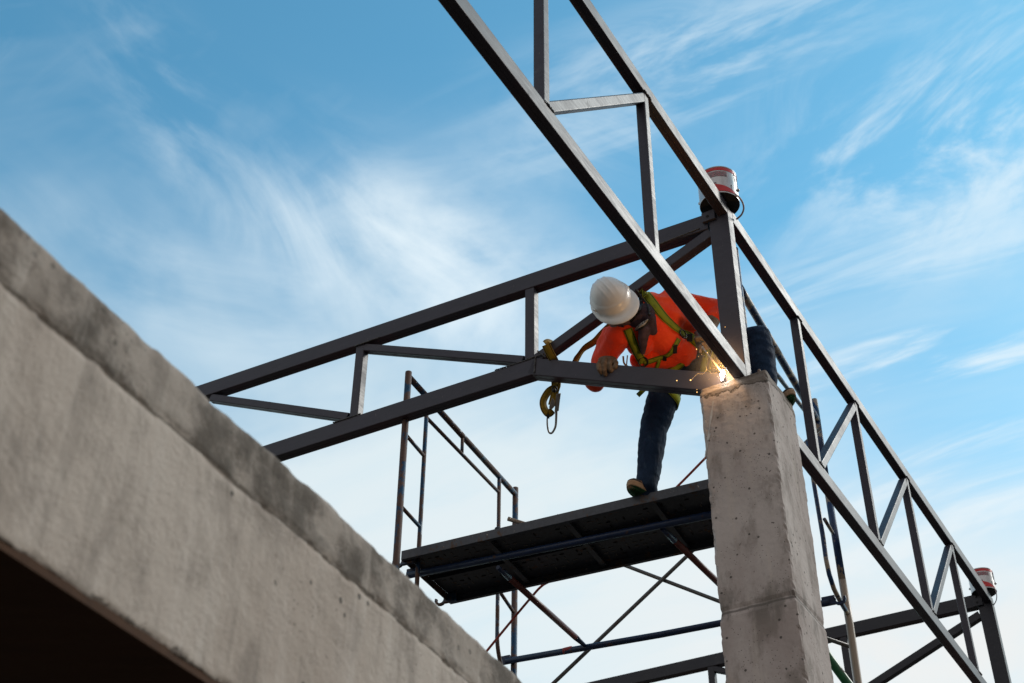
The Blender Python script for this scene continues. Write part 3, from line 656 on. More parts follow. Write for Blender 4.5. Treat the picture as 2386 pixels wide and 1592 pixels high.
#BODY#
# ------------------------------------------------------------------ paint cans
def can(a, c, z, rot, label, sc=1.0, flip=1):
    r, h = .118*sc, .215*sc
    t = thing('paint_can', W(a, c, z), label, 'paint can', 'paint cans on the steel posts')
    cx = lambda ang, rr, zz: W(a, c, z)+(A*math.cos(ang)+C*math.sin(ang))*rr+Z*zz
    n = 48
    def band(name, z0, z1, rr, mat, a0=0, a1=360, thick=.0):
        mb = MB(); m_ = max(4, int(n*(a1-a0)/360)); vs = []; uv = []
        for zz in (z0, (z0+z1)/2, z1):
            for k in range(m_+1):
                an = rad(a0+(a1-a0)*k/m_); vs.append(cx(an, rr, zz)); uv.append((.001+k/m_*.45, (zz-z0)/(z1-z0)+.001))
        fs = [(i*(m_+1)+k, i*(m_+1)+k+1, (i+1)*(m_+1)+k+1, (i+1)*(m_+1)+k) for i in range(2) for k in range(m_)]
        mb.add(vs, fs, True, uv); return mb.build(name, mat, t)
    mb = MB(); prof = [(.004, .006), (r*.93, .006), (r*.95, 0), (r*1.01, 0), (r*1.015, .006), (r, .010), (r, h-.01), (r*1.02, h-.006), (r*1.02, h), (r*.97, h+.001), (r*.96, h-.004), (r*.88, h-.008), (.004, h-.008)]
    vs = []; m_ = len(prof)
    for k in range(n):
        an = 2*math.pi*k/n
        for rr, zz in prof: vs.append(cx(an, rr, zz))
    fs = [(k*m_+i, ((k+1) % n)*m_+i, ((k+1) % n)*m_+i+1, k*m_+i+1) for k in range(n) for i in range(m_-1)]+[tuple(k*m_ for k in range(n)), tuple(k*m_+m_-1 for k in range(n))]
    mb.add(vs, fs, False)
    body = mb.build('can_body', TIN, t)
    bt = MB(); vs = [cx(2*math.pi*k/n, r*.985, -.0025) for k in range(n)]; vs2 = [cx(2*math.pi*k/n, r*.985, .0055) for k in range(n)]
    bt.add(vs+vs2, [tuple(range(n)), tuple(range(n, 2*n))[::-1]]+[(k, (k+1) % n, n+(k+1) % n, n+k) for k in range(n)]); bt.build('can_bottom', plain('can_bottom_black', (.012, .012, .013), .6), t)
    band('red_stripe', h-.036, h-.010, r+.0012, CANRED)
    band('label_panel', h*.62, h-.044, r+.0014, LABEL, rot-62, rot+8)
    band('label_panel', h*.08, h*.40, r+.0014, LABEL, rot-62, rot-25)
    # red swoosh low on the body
    mb = MB(); vs = []; m_ = 18
    for k in range(m_+1):
        an = rad(rot-48+84*k/m_); f = k/m_; top = h*(.08+.30*(1-f)**.7); lo = h*.05
        vs += [cx(an, r+.0020, lo), cx(an, r+.0020, max(lo+.001, top))]
    mb.add(vs, [(2*i, 2*i+2, 2*i+3, 2*i+1) for i in range(m_)], True); mb.build('red_swoosh', CANRED, t)
    # drips
    for an, z0_, ln in ((rot+38, h-.02, .09), (rot+52, h-.02, .13), (rot+20, h*.35, .05)):
        mb = MB(); mb.tube([cx(rad(an+random.uniform(-.7, .7)), r+.0015, z0_-ln*i/6) for i in range(7)], [.0022, .002, .0018, .002, .0016, .0018, .001], 6); mb.build('paint_drip', plain('dark_drip', (.03, .03, .035), .5), t)
    # bail handle hanging down on the right side
    ears = [cx(rad(rot+50), r+.004, h*.34), cx(rad(rot+50+180), r+.004, h*.34)]
    for e in ears: mb = MB(); mb.ball(e, (.012, .012, .012)); mb.build('handle_ear', TIN, t)
    mid = (ears[0]+ears[1])/2; out = (A*math.cos(rad(rot+140*flip-40))+C*math.sin(rad(rot+140*flip-40)))
    return t, ears, cx
TIN = material('tin_plate', lambda h: (h.set(h.mix(h.ramp(h.noise(9, 5, .6, h.co((1, 1, .3))), .4, .65), (.50, .50, .51), (.36, .35, .35)), h.ramp(h.noise(14), .3, .7, .24, .42), .55, .6), h.bumpn(h.noise(12, 3), .12, .006)))
CANRED = plain('can_red', (.50, .018, .022), .35)
def _label(h):
    x = h.xyz('UV')
    c = h.mix(h.ramp(h.noise(3, 3, .6, h.co((6, 3, 1), 'UV')), .45, .55), (.045, .04, .05), (.30, .05, .07))
    ln = h.math('MULTIPLY', h.math('GREATER_THAN', h.math('FRACT', h.math('MULTIPLY', x[1], 7.0)), .62), h.math('GREATER_THAN', h.noise(60, 2, .5, h.co((2, .1, 1), 'UV')), .47))
    c = h.mix(h.math('MULTIPLY', ln, .6), c, (.5, .46, .47))
    c = h.mix(h.ramp(h.noise(5, 7, .7, h.co((1, 6, 1), 'UV')), .55, .62), c, (.55, .55, .56))
    h.set(c, .35, .1)
LABEL = material('worn_can_label', _label)
can1, ears1, cx1 = can(.325, .055, 6.243, 222, 'silver paint can with red rim on the nearer post, above the worker', 1.10)
hp = spline([J(1698, 448, 9.02), J(1712, 452, 8.98), J(1727, 466, 8.98), J(1733, 484, 9.0), J(1728, 500, 9.02), J(1716, 511, 9.05)], 6)
mb = MB(); mb.tube(hp, .0062, 8); mb.build('handle', plain('pink_grey_wire', (.55, .47, .49), .5), can1)
can2, ears2, cx2 = can(6.60, .055, 6.248, 222, 'small looking paint can on the farther post at the right edge', 1.0)
hp = spline([J(2316, 1366, 13.25), J(2322, 1385, 13.2), J(2321, 1400, 13.2), J(2313, 1413, 13.25)], 6)
mb = MB(); mb.tube(hp, .0045, 8); mb.build('handle', plain('pink_grey_wire', (.34, .28, .30), .5), can2)

# ------------------------------------------------------------------ the worker
def _shirt(h):
    n = h.noise(5, 6, .6); st = h.noise(16, 5, .6, h.co((1, 2.2, .6), rot=(.4, .3, .9)))
    c = h.mix(h.ramp(n, .35, .65), (.86, .042, .007), (1.0, .078, .013)); c = h.mix(h.math('MULTIPLY', h.ramp(h.noise(8, 7, .7, h.co(loc=(3, 3, 3))), .6, .75), .35), c, (.35, .03, .012))
    h.set(c, .75, 0, .3); h.b.inputs['Sheen Weight'].default_value = .2
    h.bumpn(st, .5, .02)
SHIRT = material('orange_shirt_cloth', _shirt)
def _jeans(h):
    st = h.noise(13, 6, .62, h.co((1, 1, .5), rot=(.5, .2, .3))); n = h.noise(7, 5)
    c = h.mix(h.ramp(n, .3, .7), (.006, .015, .038), (.012, .032, .072)); c = h.mix(h.math('MULTIPLY', h.ramp(st, .54, .72), .6), c, (.05, .085, .125))
    h.set(c, .85, 0, .25); h.bumpn(st, 1.0, .03); h.bumpn(h.noise(400, 2), .2, .001)
JEANS = material('dark_blue_denim', _jeans)
def _webbing(col, dirt):
    def f(h):
        x = h.xyz('UV')[0]; e = h.math('ABSOLUTE', h.math('SUBTRACT', x, .255))
        c = h.mix(h.math('MULTIPLY', h.ramp(h.noise(30, 6, .7), .5, .7), .55), col, dirt)
        line = h.math('MULTIPLY', h.math('GREATER_THAN', e, .165), h.math('LESS_THAN', e, .200)); c = h.mix(line, c, (.008, .008, .006))
        h.set(c, .8, 0, .3); h.bumpn(h.noise(250, 2), .3, .001)
    return f
WEB = material('olive_harness_webbing', _webbing((.24, .27, .015), (.08, .08, .018)))
WEBL = material('yellow_green_webbing', _webbing((.30, .38, .03), (.14, .17, .03)))
WEBY = material('yellow_webbing', _webbing((.26, .16, .012), (.10, .055, .012)))
BLACKM = plain('black_fitting', (.02, .019, .018), .5, .3)
SCARF = material('purple_brown_cloth', lambda h: (h.set(h.mix(h.ramp(h.noise(9, 6, .6), .35, .65), (.042, .026, .034), (.095, .062, .076)), .9, 0, .2), h.bumpn(h.noise(14, 6, .6, h.co((1, 1, .5), rot=(.4, .5, 0))), .6, .02)))
GLOVE = material('tan_work_glove', lambda h: (h.set(h.mix(h.ramp(h.noise(22, 6, .65), .35, .7), (.125, .085, .056), (.22, .155, .105)), .92, 0, .15), h.bumpn(h.noise(90, 5, .7), .5, .003)))
GPALM = plain('black_glove_coating', (.012, .012, .012), .5)
HELM = material('white_helmet_shell', lambda h: (h.set(h.mix(h.ramp(h.noise(6, 6, .6), .35, .7), (.74, .725, .70), (.80, .79, .775)), .32, 0, .5), h.bumpn(h.noise(7, 3), .03, .01)))
SKIN = plain('skin', (.28, .15, .09), .6)
RUBBER = material('tan_shoe_rubber', lambda h: (h.set((.34, .22, .13), .8), h.bumpn(h.math('FRACT', h.math('MULTIPLY', h.noise(55, 1, .3, h.co((1, 1, .15))), 6.0)), .5, .003)))
SOLE = material('green_shoe_sole', lambda h: (h.set((.018, .085, .028), .8)))
man = thing('person', W(.62, .88, 4.48), 'worker in white helmet and orange shirt bending over the roof truss to weld', 'person')
def wr(scale, amp, fine=.35, seed=0):
    def f(co, n):
        p = co*scale+V((seed, 0, 0)); s = V((p.x+p.z*.6, p.y*.7, p.z*1.5))
        a = noise.noise(s+V((noise.noise(s*.5), 0, 0))*1.4); r1 = 1-abs(a)*2
        return amp*(r1*.6+fine*noise.noise(s*2.7))
    return f
neck = J(1492, 742, 8.85); shR = J(1437, 785, 8.85); shL = J(1568, 700, 8.98); chest = J(1528, 765, 8.92); belly = J(1570, 812, 9.0); pelvis = J(1612, 846, 9.08)
elR = J(1385, 892, 9.0); wrR = J(1414, 853, 8.93); elL = J(1674, 722, 9.0); wrL = J(1650, 762, 8.82)
hipR = J(1563, 868, 9.05); knR = J(1523, 1000, 8.86); anR = J(1508, 1130, 8.60); hipL = J(1655, 838, 9.02); knL = J(1768, 788, 8.66); anL = J(1785, 895, 8.44)
head = J(1425, 701, 8.76)
ha = (CR*-.40+CU*.68-CF*.62).normalized(); hf = (CR*.42-CU*.44-CF*.78); hf = (hf-ha*hf.dot(ha)).normalized(); hl = ha.cross(hf).normalized()
footR_t = J(1472, 1142, 8.52); 
# the body itself: one continuous skin
b = MB()
b.chain([(shR, .052), (elR, .038), (wrR, .028)]); b.chain([(shL, .052), (elL, .038), (wrL, .028)])
b.chain([(neck, .055), (chest, .10), (belly, .105), (pelvis, .115)], 18); b.chain([(shR, .07), (neck.lerp(chest, .5), .09), (shL, .07)], 16)
b.chain([(pelvis, .10), (hipR, .082), (knR, .054), (anR, .038), (footR_t+Z*.03, .03)]); b.chain([(pelvis, .10), (hipL, .082), (knL, .054), (anL, .038), (J(1820, 925, 8.42), .03)])
b.ball(head-ha*.02, (.074, .092, .108), (hl, hf, ha), 18, 12); b.chain([(neck, .05), (head-ha*.07-hf*.02, .05)])
b.ball(head-ha*.085+hf*.035, (.052, .055, .06), (hl, hf, ha)); b.ball(head-ha*.065+hf*.098, (.013, .018, .022), (hl, hf, ha))
for s_ in (-1, 1): b.ball(head-ha*.05+hl*.078*s_, (.012, .018, .028), (hl, hf, ha))
for w_, e_ in ((wrR, elR), (wrL, elL)):
    d_ = (w_-e_).normalized(); b.ball(w_+d_*.03, .026)
fuse(b, .012, 2).build('body', SKIN, man)
# shirt
b = MB()
b.chain([(shR, .078), (shR.lerp(elR, .5), .066), (elR, .060), (elR.lerp(wrR, .45), .052), (J(1405, 858, 8.93), .047)], 16)
b.chain([(shL, .082), (shL.lerp(elL, .5), .066), (elL, .058), (elL.lerp(wrL, .45), .050)], 16)
b.chain([(neck+CF*.04, .075), (chest, .128), (belly, .128), (J(1590, 822, 9.04), .120)], 22)
b.chain([(shR, .080), (neck.lerp(chest, .55)-CF*.0, .112), (J(1548, 722, 8.96), .108), (shL, .084)], 20)
b.ball(J(1552, 742, 8.97), (.14, .14, .13)); b.ball(J(1592, 752, 9.02), (.115, .115, .11)); b.ball(J(1600, 790, 9.02), (.10, .10, .10)); b.ball(J(1520, 712, 8.96), (.09, .09, .09)); b.ball(J(1490, 795, 8.88), (.095, .095, .095));  b.chain([(J(1424, 788, 8.90), .074), (J(1398, 842, 8.96), .054)], 14); b.ball(J(1555, 790, 8.93), (.115, .11, .12))
b.ball(J(1508, 850, 8.98), (.06, .06, .06)); b.chain([(J(1490, 840, 8.95), .06), (J(1560, 830, 8.98), .09)])
shirt_mb = fuse(b, .0085, 5, wr(6.5, .0150, .22))
shirt = shirt_mb.build('shirt', SHIRT, man)
# trousers
b = MB()
b.chain([(J(1598, 842, 9.08), .122), (hipR, .112), (hipR.lerp(knR, .5), .102), (knR, .088), (knR.lerp(anR, .45), .080), (anR, .066), (J(1509, 1146, 8.60), .062)], 18)
b.chain([(pelvis, .122), (hipL, .105), (hipL.lerp(knL, .5), .096), (knL, .080), (knL.lerp(anL, .5), .082), (anL, .066)], 18)
b.ball(J(1625, 850, 9.05), (.12, .12, .11))
tr_mb = fuse(b, .0085, 4, wr(7, .0085, .5, 5))
trousers = tr_mb.build('trousers', JEANS, man)
# helmet
hel = MB(); vs = []; nu, nv = 72, 30; hc = head+ha*.010
for i in range(nv+1):
    ph = (math.pi/2)*i/nv
    for k in range(nu):
        a = 2*math.pi*k/nu; ca_, sa_ = math.cos(a), math.sin(a)
        rr = math.sin(ph)**.95; ex = .122*rr*sa_; ey = (.142 if ca_ > 0 else .138)*rr*ca_; ez = .158*math.cos(ph)**.95 if ph < math.pi/2-1e-6 else 0
        d = 0
        fade = max(0, min(1, (math.cos(ph)-.30)/.25))*max(0, min(1, (1.0-abs(ey)/.125)*2.2))
        for x0 in (-.040, 0, .040): d += .0048*math.exp(-((ex-x0)/.0055)**2)*fade
        if .12 < math.cos(ph) < .34: d += .0045
        if math.cos(ph) <= .12: d += .002
        side = abs(sa_) > .93 and math.cos(ph) < .24
        if side: d += .006
        nrm = V((ex/.0149, ey/.0196, ez/.0219+1e-5)).normalized()
        vs.append(hc+hl*(ex+nrm.x*d)+hf*(ey+nrm.y*d)+ha*(ez+nrm.z*d))
def brim(k, outer, drop):
    a = 2*math.pi*k/nu; ca_, sa_ = math.cos(a), math.sin(a)
    w = outer*(.018+(.055*max(0, ca_)**1.1))
    return hc+hl*((.127+w*.75)*sa_)+hf*((.147+w)*ca_ if ca_ > 0 else (.142+w*.8)*ca_)+ha*(-drop-(.018*outer*max(0, ca_)))
rows = [vs[i*nu:(i+1)*nu] for i in range(nv+1)]
for o_, dr_ in ((0, .012), (.5, .014), (1, .016), (1.02, .020), (.5, .019), (-.1, .018)): rows.append([brim(k, o_, dr_) for k in range(nu)])
rows.append([hc+(p-hc)*.93+ha*.004 for p in rows[-1]])
allv = [p for r_ in rows for p in r_]; nr_ = len(rows)
hel.add(allv, [(i*nu+k, i*nu+(k+1) % nu, (i+1)*nu+(k+1) % nu, (i+1)*nu+k) for i in range(nr_-1) for k in range(nu)], True)
helmet = hel.build('helmet', HELM, man)
for s_ in (-1, 1):
    mb = MB(); p = hc+hl*(.128*s_)+ha*.020+hf*.01; mb.box(p, hl*.006, hf*.022, ha*.014); sl_ = mb.build('slot_cover', HELM, helmet, .004)
    mb = MB(); p = hc+hl*(.1345*s_)+ha*.020+hf*.01; mb.box(p, hl*.001, hf*.010, ha*.0022); mb.build('slot', plain('slot_shadow', (.10, .07, .05), .8), helmet)
# face cloth, goggles, strap
fc = head-ha*.060
b = MB()
b.ball(fc+hf*.030, (.088, .098, .085), (hl, hf, ha), 20, 14); b.ball(fc-ha*.055+hf*.055, (.066, .066, .050), (hl, hf, ha), 18, 12)
b.chain([(neck+CF*.0, .082), (fc-ha*.02, .080)], 18); b.ball(neck+CU*.01-CF*.03, (.098, .085, .075), (hl, hf, ha), 18, 12)
b.chain([(J(1502, 768, 8.74), .040), (J(1498, 792, 8.74), .030), (J(1498, 822, 8.78), .016)], 14); b.chain([(J(1515, 745, 8.75), .040), (J(1522, 772, 8.74), .026)], 12)
scarf_mb = fuse(b, .007, 4, wr(13, .0062, .3, 9)); scarf = scarf_mb.build('face_cloth', SCARF, man)
def tree(*mbs):
    vs, fs = [], []
    for m_ in mbs:
        o_ = len(vs); vs += m_.v; fs += [tuple(i+o_ for i in f) for f in m_.f]
    return bvhtree.BVHTree.FromPolygons(vs, fs)
T_all = tree(shirt_mb, tr_mb, scarf_mb); T_shirt = tree(shirt_mb, tr_mb); T_sc = tree(scarf_mb); T_tr = tree(tr_mb)
def drape(tr, px, off, n=6, fallback=8.85):
    """lay a photo-measured course on the cloth surface"""
    P, Nn = [], []; last = fallback
    for p in spline([V((u, v, 0)) for u, v in px], n):
        r = ray(p.x, p.y); h = tr.ray_cast(EYE, r.normalized())
        if h[0] is not None: P.append(h[0]); Nn.append(h[1] if h[1].dot(r) < 0 else -h[1]); last = (h[0]-EYE).dot(CF)
        else: P.append(EYE+r*last); Nn.append(-r.normalized())
    for _ in range(5):
        P = [P[0]]+[(P[i-1]+P[i]*2+P[i+1])/4 for i in range(1, len(P)-1)]+[P[-1]]
        Nn = [Nn[0]]+[((Nn[i-1]+Nn[i]*2+Nn[i+1])/4).normalized() for i in range(1, len(P)-1)]+[Nn[-1]]
    return [p+n_*off for p, n_ in zip(P, Nn)], Nn
def strap(px, w, mat=None, tr=None, off=.009, name='harness_strap', par=None):
    P, Nn = drape(tr or T_shirt, px, off); return ribbon(P, Nn, w, .004, mat or WEB, name, par or man)
strap([(1497, 684), (1508, 690), (1526, 714), (1548, 742), (1572, 764), (1590, 778), (1608, 786), (1630, 806), (1650, 826)], .060)
strap([(1462, 768), (1474, 796), (1486, 822), (1498, 846)], .058)
strap([(1500, 846), (1520, 840), (1545, 831), (1562, 822), (1572, 806), (1580, 790)], .032)
strap([(1536, 838), (1532, 850), (1524, 864)], .022, off=.012)
strap([(1556, 868), (1576, 858), (1590, 846)], .040)
strap([(1660, 800), (1648, 828), (1640, 856), (1636, 880)], .042, WEBL, off=.012)
strap([(1668, 812), (1662, 835), (1655, 862)], .016, WEBL, off=.018)
# band round the upper thigh
th = hipR.lerp(knR, .37); dx = (knR-hipR).normalized(); hx = (CR-dx*CR.dot(dx)).normalized(); hy = dx.cross(hx); P, Nn = [], []
for k in range(41):
    a = 2*math.pi*k/40; d_ = hx*math.cos(a)+hy*math.sin(a); h_ = T_tr.ray_cast(th+dx*(.050*math.cos(a))+d_*.3, -d_); P.append((h_[0] if h_[0] else th+d_*.11)+d_*.007); Nn.append(d_)
ribbon(P, Nn, .062, .004, WEBL, 'leg_strap', man)
ribbon([J(1512, 900, 8.90), J(1500, 908, 8.88), J(1486, 922, 8.87)], [-CF]*3, .03, .004, WEB, 'strap_tail', man)
for (u, v, R_) in ((1587, 781, .030), (1498, 843, .030)):
    h_ = T_shirt.ray_cast(EYE, ray(u, v).normalized()); p = (h_[0] if h_[0] else J(u, v, 8.8)); n_ = (h_[1] if h_[0] else -CF)
    if n_.dot(CF) > 0: n_ = -n_
    mb = MB(); mb.torus(p+n_*.018, n_, R_, .0045); mb.build('ring', BLACKM, man)
for u, v, w_, h2 in ((1605, 788, .020, .026), (1549, 832, .012, .020), (1571, 812, .013, .030)):
    h_ = T_shirt.ray_cast(EYE, ray(u, v).normalized())
    if h_[0]:
        n_ = h_[1] if h_[1].dot(CF) < 0 else -h_[1]; e_ = (CR-n_*CR.dot(n_)).normalized(); mb = MB(); mb.box(h_[0]+n_*.014, e_*w_, n_.cross(e_)*h2, n_*.005); mb.build('buckle', BLACKM, man, .003)
P, Nn = drape(T_sc, [(1481, 674), (1492, 690), (1502, 702), (1510, 718), (1513, 736)], .006); mb = MB(); mb.tube(P, [.0055 if i % 2 else .0085 for i in range(len(P))], 8); mb.build('mask_trim', BLACKM, man)
P, Nn = drape(T_sc, [(1449, 758), (1462, 764), (1478, 768), (1492, 768), (1506, 758), (1514, 744)], .005); mb = MB(); mb.tube(P, [.004 if i % 2 else .006 for i in range(len(P))], 8); mb.build('mask_trim', BLACKM, man)
P, Nn = drape(T_sc, [(1480, 766), (1494, 761), (1503, 754), (1511, 745)], .011); wd = [.004+.022*math.sin(math.pi*i/(len(P)-1)) for i in range(len(P))]
mk = ribbon(P, Nn, wd, .006, plain('light_grey_plastic', (.34, .32, .30), .5), 'respirator_vent', man)
for i in (5, 9, 13):
    mb = MB(); mb.ball(P[i]+Nn[i]*.004, (.003, .006, .0035), (CR, CU, CF)); mb.build('vent_hole', BLACKM, mk)
P, Nn = drape(T_sc, [(1490, 686), (1494, 700), (1493, 713), (1488, 724), (1479, 735), (1466, 748)], .004); ribbon(P, Nn, .026, .012, plain('goggle_lens', (.010, .010, .012), .12), 'goggles', man)
# collar piece by the ear
b = MB(); b.chain([(J(1428, 757, 8.82), .018), (J(1440, 768, 8.81), .022), (J(1450, 762, 8.80), .016)]); fuse(b, .005, 2, wr(25, .004)).build('collar', plain('grey_collar_cloth', (.16, .12, .12), .9), man)
# gloves with five separate fingers
def glove_right():
    b = MB(); bk = J(1416, 846, 8.86)
    b.chain([(J(1409, 857, 8.93), .036), (J(1414, 848, 8.88), .040)]); b.chain([(J(1402, 846, 8.84), .024), (J(1427, 842, 8.84), .026)], 12); b.ball(J(1416, 838, 8.83), (.062, .026, .032), (CR, CU, CF), 16, 10)
    F_ = [((1399, 843), (1394, 851), (1396, 862), (1400, 869), .0150), ((1411, 838), (1407, 850), (1408, 865), (1411, 874), .0160), ((1423, 838), (1421, 850), (1422, 862), (1427, 869), .0155), ((1433, 841), (1436, 846), (1434, 856), (1431, 861), .0145)]
    for a_, b_, c_, d_, r_ in F_:
        b.chain([(J(*a_, 8.80), r_+.002), (J(*b_, 8.745), r_+.001), (J(*c_, 8.715), r_), (J(*d_, 8.725), r_-.002)], 12)
    b.chain([(J(1432, 850, 8.84), .016), (J(1440, 866, 8.78), .014), (J(1436, 876, 8.76), .012)], 12)
    return fuse(b, .0042, 2, lambda co, n: .0012*noise.noise(co*60)).build('glove', GLOVE, man)
glove_right()
b = MB()
for u, v in ((1401, 876), (1413, 880), (1425, 877), (1433, 868), (1439, 858)): b.ball(J(u, v, 8.75), (.009, .009, .009))
b.build('finger_coating', GPALM, man)
def glove_left():
    b = MB(); b.chain([(J(1664, 738, 8.95), .050), (J(1653, 762, 8.84), .046), (J(1640, 786, 8.68), .036)], 14)
    hc_ = J(1634, 800, 8.60); b.ball(hc_, (.036, .045, .030), (CR, CU, CF)); b.chain([(J(1628, 790, 8.62), .022), (J(1640, 808, 8.60), .022)])
    for i in range(4):
        o_ = (CR*.40-CU*.9).normalized()*(.021*(i-1.5)); k1 = hc_+o_+CR*-.020-CF*.030; k2 = hc_+o_+CR*.012-CF*.046; k3 = hc_+o_+CR*.032-CF*.022
        b.chain([(hc_+o_+CR*-.025, .013), (k1, .0125), (k2, .012), (k3, .011)], 10)
    b.chain([(hc_+CU*.03+CR*.01, .015), (hc_-CF*.04-CU*.02+CR*.002, .013), (hc_-CF*.052-CU*.036+CR*.012, .012)], 10)
    return fuse(b, .0045, 2, wr(22, .002)).build('glove', GLOVE, man)
glove_left()
# shoes
def shoe(heel, toe, up, w=.046):
    d = (toe-heel).normalized(); up = (up-d*up.dot(d)).normalized(); sd_ = d.cross(up); L = (toe-heel).length
    out = []
    for k in range(28):
        a = 2*math.pi*k/28; x = math.cos(a); y = math.sin(a); xx = L/2+L/2*x; ww = w*(.86+.20*(x*.5+.5))*(abs(y)**.85)*(1 if y > 0 else -1); out.append((xx, ww))
    def ring(s_, h_, sh=0): return [heel+d*(L/2+(x-L/2)*s_+sh)+sd_*(y*s_)+up*(h_+.012*max(0, (x/L-.72)/.28)**2) for x, y in out]
    n = 28
    def shell(rings):
        mb = MB(); vs = [p for r_ in rings for p in r_]; fs = [(i*n+k, i*n+(k+1) % n, (i+1)*n+(k+1) % n, (i+1)*n+k) for i in range(len(rings)-1) for k in range(n)]
        fs += [tuple(range(n))[::-1], tuple((len(rings)-1)*n+k for k in range(n))]; mb.add(vs, fs, True); return mb
    s = shell([ring(.92, 0), ring(.95, .006)]); so_ = s.build('shoe_sole', SOLE, man)
    mb = MB()
    for i in range(9):
        c_ = heel+d*(L*(.52+.052*i)); hw = .036*(1 if i < 6 else .8-.12*(i-6))
        for q_ in (-1, 1): mb.tube([c_+sd_*(hw*q_)-up*.0015+d*-.010, c_+sd_*(hw*.4*q_)-up*.0015+d*.006, c_-up*.0015-d*.004], .0026, 5)
    mb.build('tread', SOLE, so_)
    wl = []
    for j in range(7):
        wl.append(ring(.975+(.028 if j % 2 else .018), .004+.0052*j))
    shell([ring(.94, .003)]+wl+[ring(.97, .042)]).build('shoe_foxing', RUBBER, man)
    shell([ring(.96, .036), ring(.95, .050), ring(.85, .066, -.008), ring(.62, .080, -.03), ring(.4, .09, -.055)]).build('shoe_upper', plain('dark_canvas', (.05, .045, .042), .9), man)
zs_ = 4.42+.066
hl1 = onZ(1524, 1144, zs_); tl1 = J(1476, 1146, (onZ(1490, 1145, zs_)-EYE).dot(CF)-.06)
fwd = (-T*-.25*-1-S*.97); 
toe1 = WS(.080, -1.590, 4.489); heel1 = WS(.360, -1.67, 4.4875)
shoe(heel1, toe1, Z, .058)
toe2 = onZ(1849, 922, 4.812); shoe(toe2+(C*.72+A*.69)*.27, toe2, Z, .048)

# ------------------------------------------------------------------ safety lanyard with hook
lan = thing('safety_lanyard', WS(-.05, -.9, 5.2), 'yellow webbing lanyard looped round the truss chord with a steel hook hanging below it', 'lanyard')
def rib(pxd, w, mat, par, name='webbing', nrm=None, n=8):
    P = spline([J(*p) for p in pxd], n); N_ = [nrm or -CF]*len(P); return ribbon(P, N_, w, .003, mat, name, par)
def wrap_box(corners, w, mat, par):
    return ribbon([V(c_) for c_ in corners], [ (V(c_)-sum((V(k) for k in corners), V((0, 0, 0)))/len(corners)).normalized() for c_ in corners], w, .003, mat, 'webbing', par)
rib([(1272, 803, 9.04), (1281, 822, 9.04), (1292, 842, 9.06), (1298, 858, 9.2)], .058, WEBY, lan, nrm=(-CF+CR*-.3).normalized())
rib([(1272, 803, 9.04), (1276, 800, 9.10), (1284, 803, 9.2)], .058, WEBY, lan)
rib([(1440, 742, 9.15), (1405, 775, 9.12), (1385, 796, 9.12), (1362, 812, 9.15), (1346, 832, 9.2), (1338, 850, 9.2), (1328, 870, 9.18)], .050, WEBY, lan, nrm=(-CF*.8+CR*.6).normalized())
rib([(1293, 880, 9.12), (1294, 900, 9.05), (1292, 920, 9.02), (1286, 945, 9.0)], .052, WEBY, lan)
rib([(1290, 905, 9.06), (1277, 914, 9.04), (1266, 934, 9.02), (1268, 952, 9.0), (1278, 964, 8.99), (1288, 956, 8.99)], .050, WEBY, lan, nrm=(-CF*.9+CR*.35).normalized())
mb = MB(); mb.tube([J(1304, 888, 9.06), J(1303, 900, 9.05), J(1299, 912, 9.03)], .010, 8); mb.build('webbing', WEBY, lan)
HOOKM = material('worn_hook_steel', lambda h: (h.set(h.mix(h.noise(30, 5, .6), (.22, .20, .19), (.42, .40, .38)), .38, .8), h.bumpn(h.noise(50), .2, .002)))
mb = MB(); mb.torus(J(1292, 907, 9.0), (CF*-.9+CR*.3), .016, .006); mb.ball(J(1291, 910, 8.98), (.014, .016, .010), (CR, CU, CF)); mb.build('swivel', BLACKM, lan)
b0 = J(1301, 918, 8.98); b1 = J(1296, 960, 8.98); mb = MB(); ex_ = CR; pl_ = [(1296, 918), (1307, 916), (1304, 940), (1302, 958), (1292, 960), (1294, 938)]
mb.add([J(u, v, 8.97) for u, v in pl_]+[J(u, v, 9.0) for u, v in pl_], [tuple(range(6)), tuple(range(6, 12))[::-1]]+[(k, (k+1) % 6, 6+(k+1) % 6, 6+k) for k in range(6)]); mb.build('hook_body', HOOKM, lan, .003)
mb = MB(); pl_ = [(1287, 927), (1293, 934), (1292, 948), (1285, 955), (1279, 950), (1283, 936)]
mb.add([J(u, v, 8.965) for u, v in pl_]+[J(u, v, 8.985) for u, v in pl_], [tuple(range(6)), tuple(range(6, 12))[::-1]]+[(k, (k+1) % 6, 6+(k+1) % 6, 6+k) for k in range(6)]); mb.build('lock_lever', HOOKM, lan, .003)
hk = spline([J(1296.5, 950, 8.985), J(1296, 975, 8.985), J(1294, 995, 8.985), J(1286, 1009, 8.985), J(1279, 1007, 8.985), J(1275.5, 992, 8.985), J(1275, 975, 8.985)], 8)
mb = MB(); mb.tube(hk, [.0085-.0035*(i/len(hk)) for i in range(len(hk))], 10); mb.build('hook', HOOKM, lan)
mb = MB(); mb.box(J(1277, 971, 8.985), CR*.009, CU*.013, CF*.008); mb.build('gate_tip', BLACKM, lan, .002)
mb = MB(); mb.tube(spline([J(1318, 800, 9.2)]*2, 2), .001, 3)
rib([(1452, 830, 9.1), (1455, 848, 9.1), (1470, 858, 9.08)], .012, WEB, man, 'strap_tail')
rib([(1462, 828, 9.08), (1460, 850, 9.08)], .008, WEB, man, 'strap_tail')

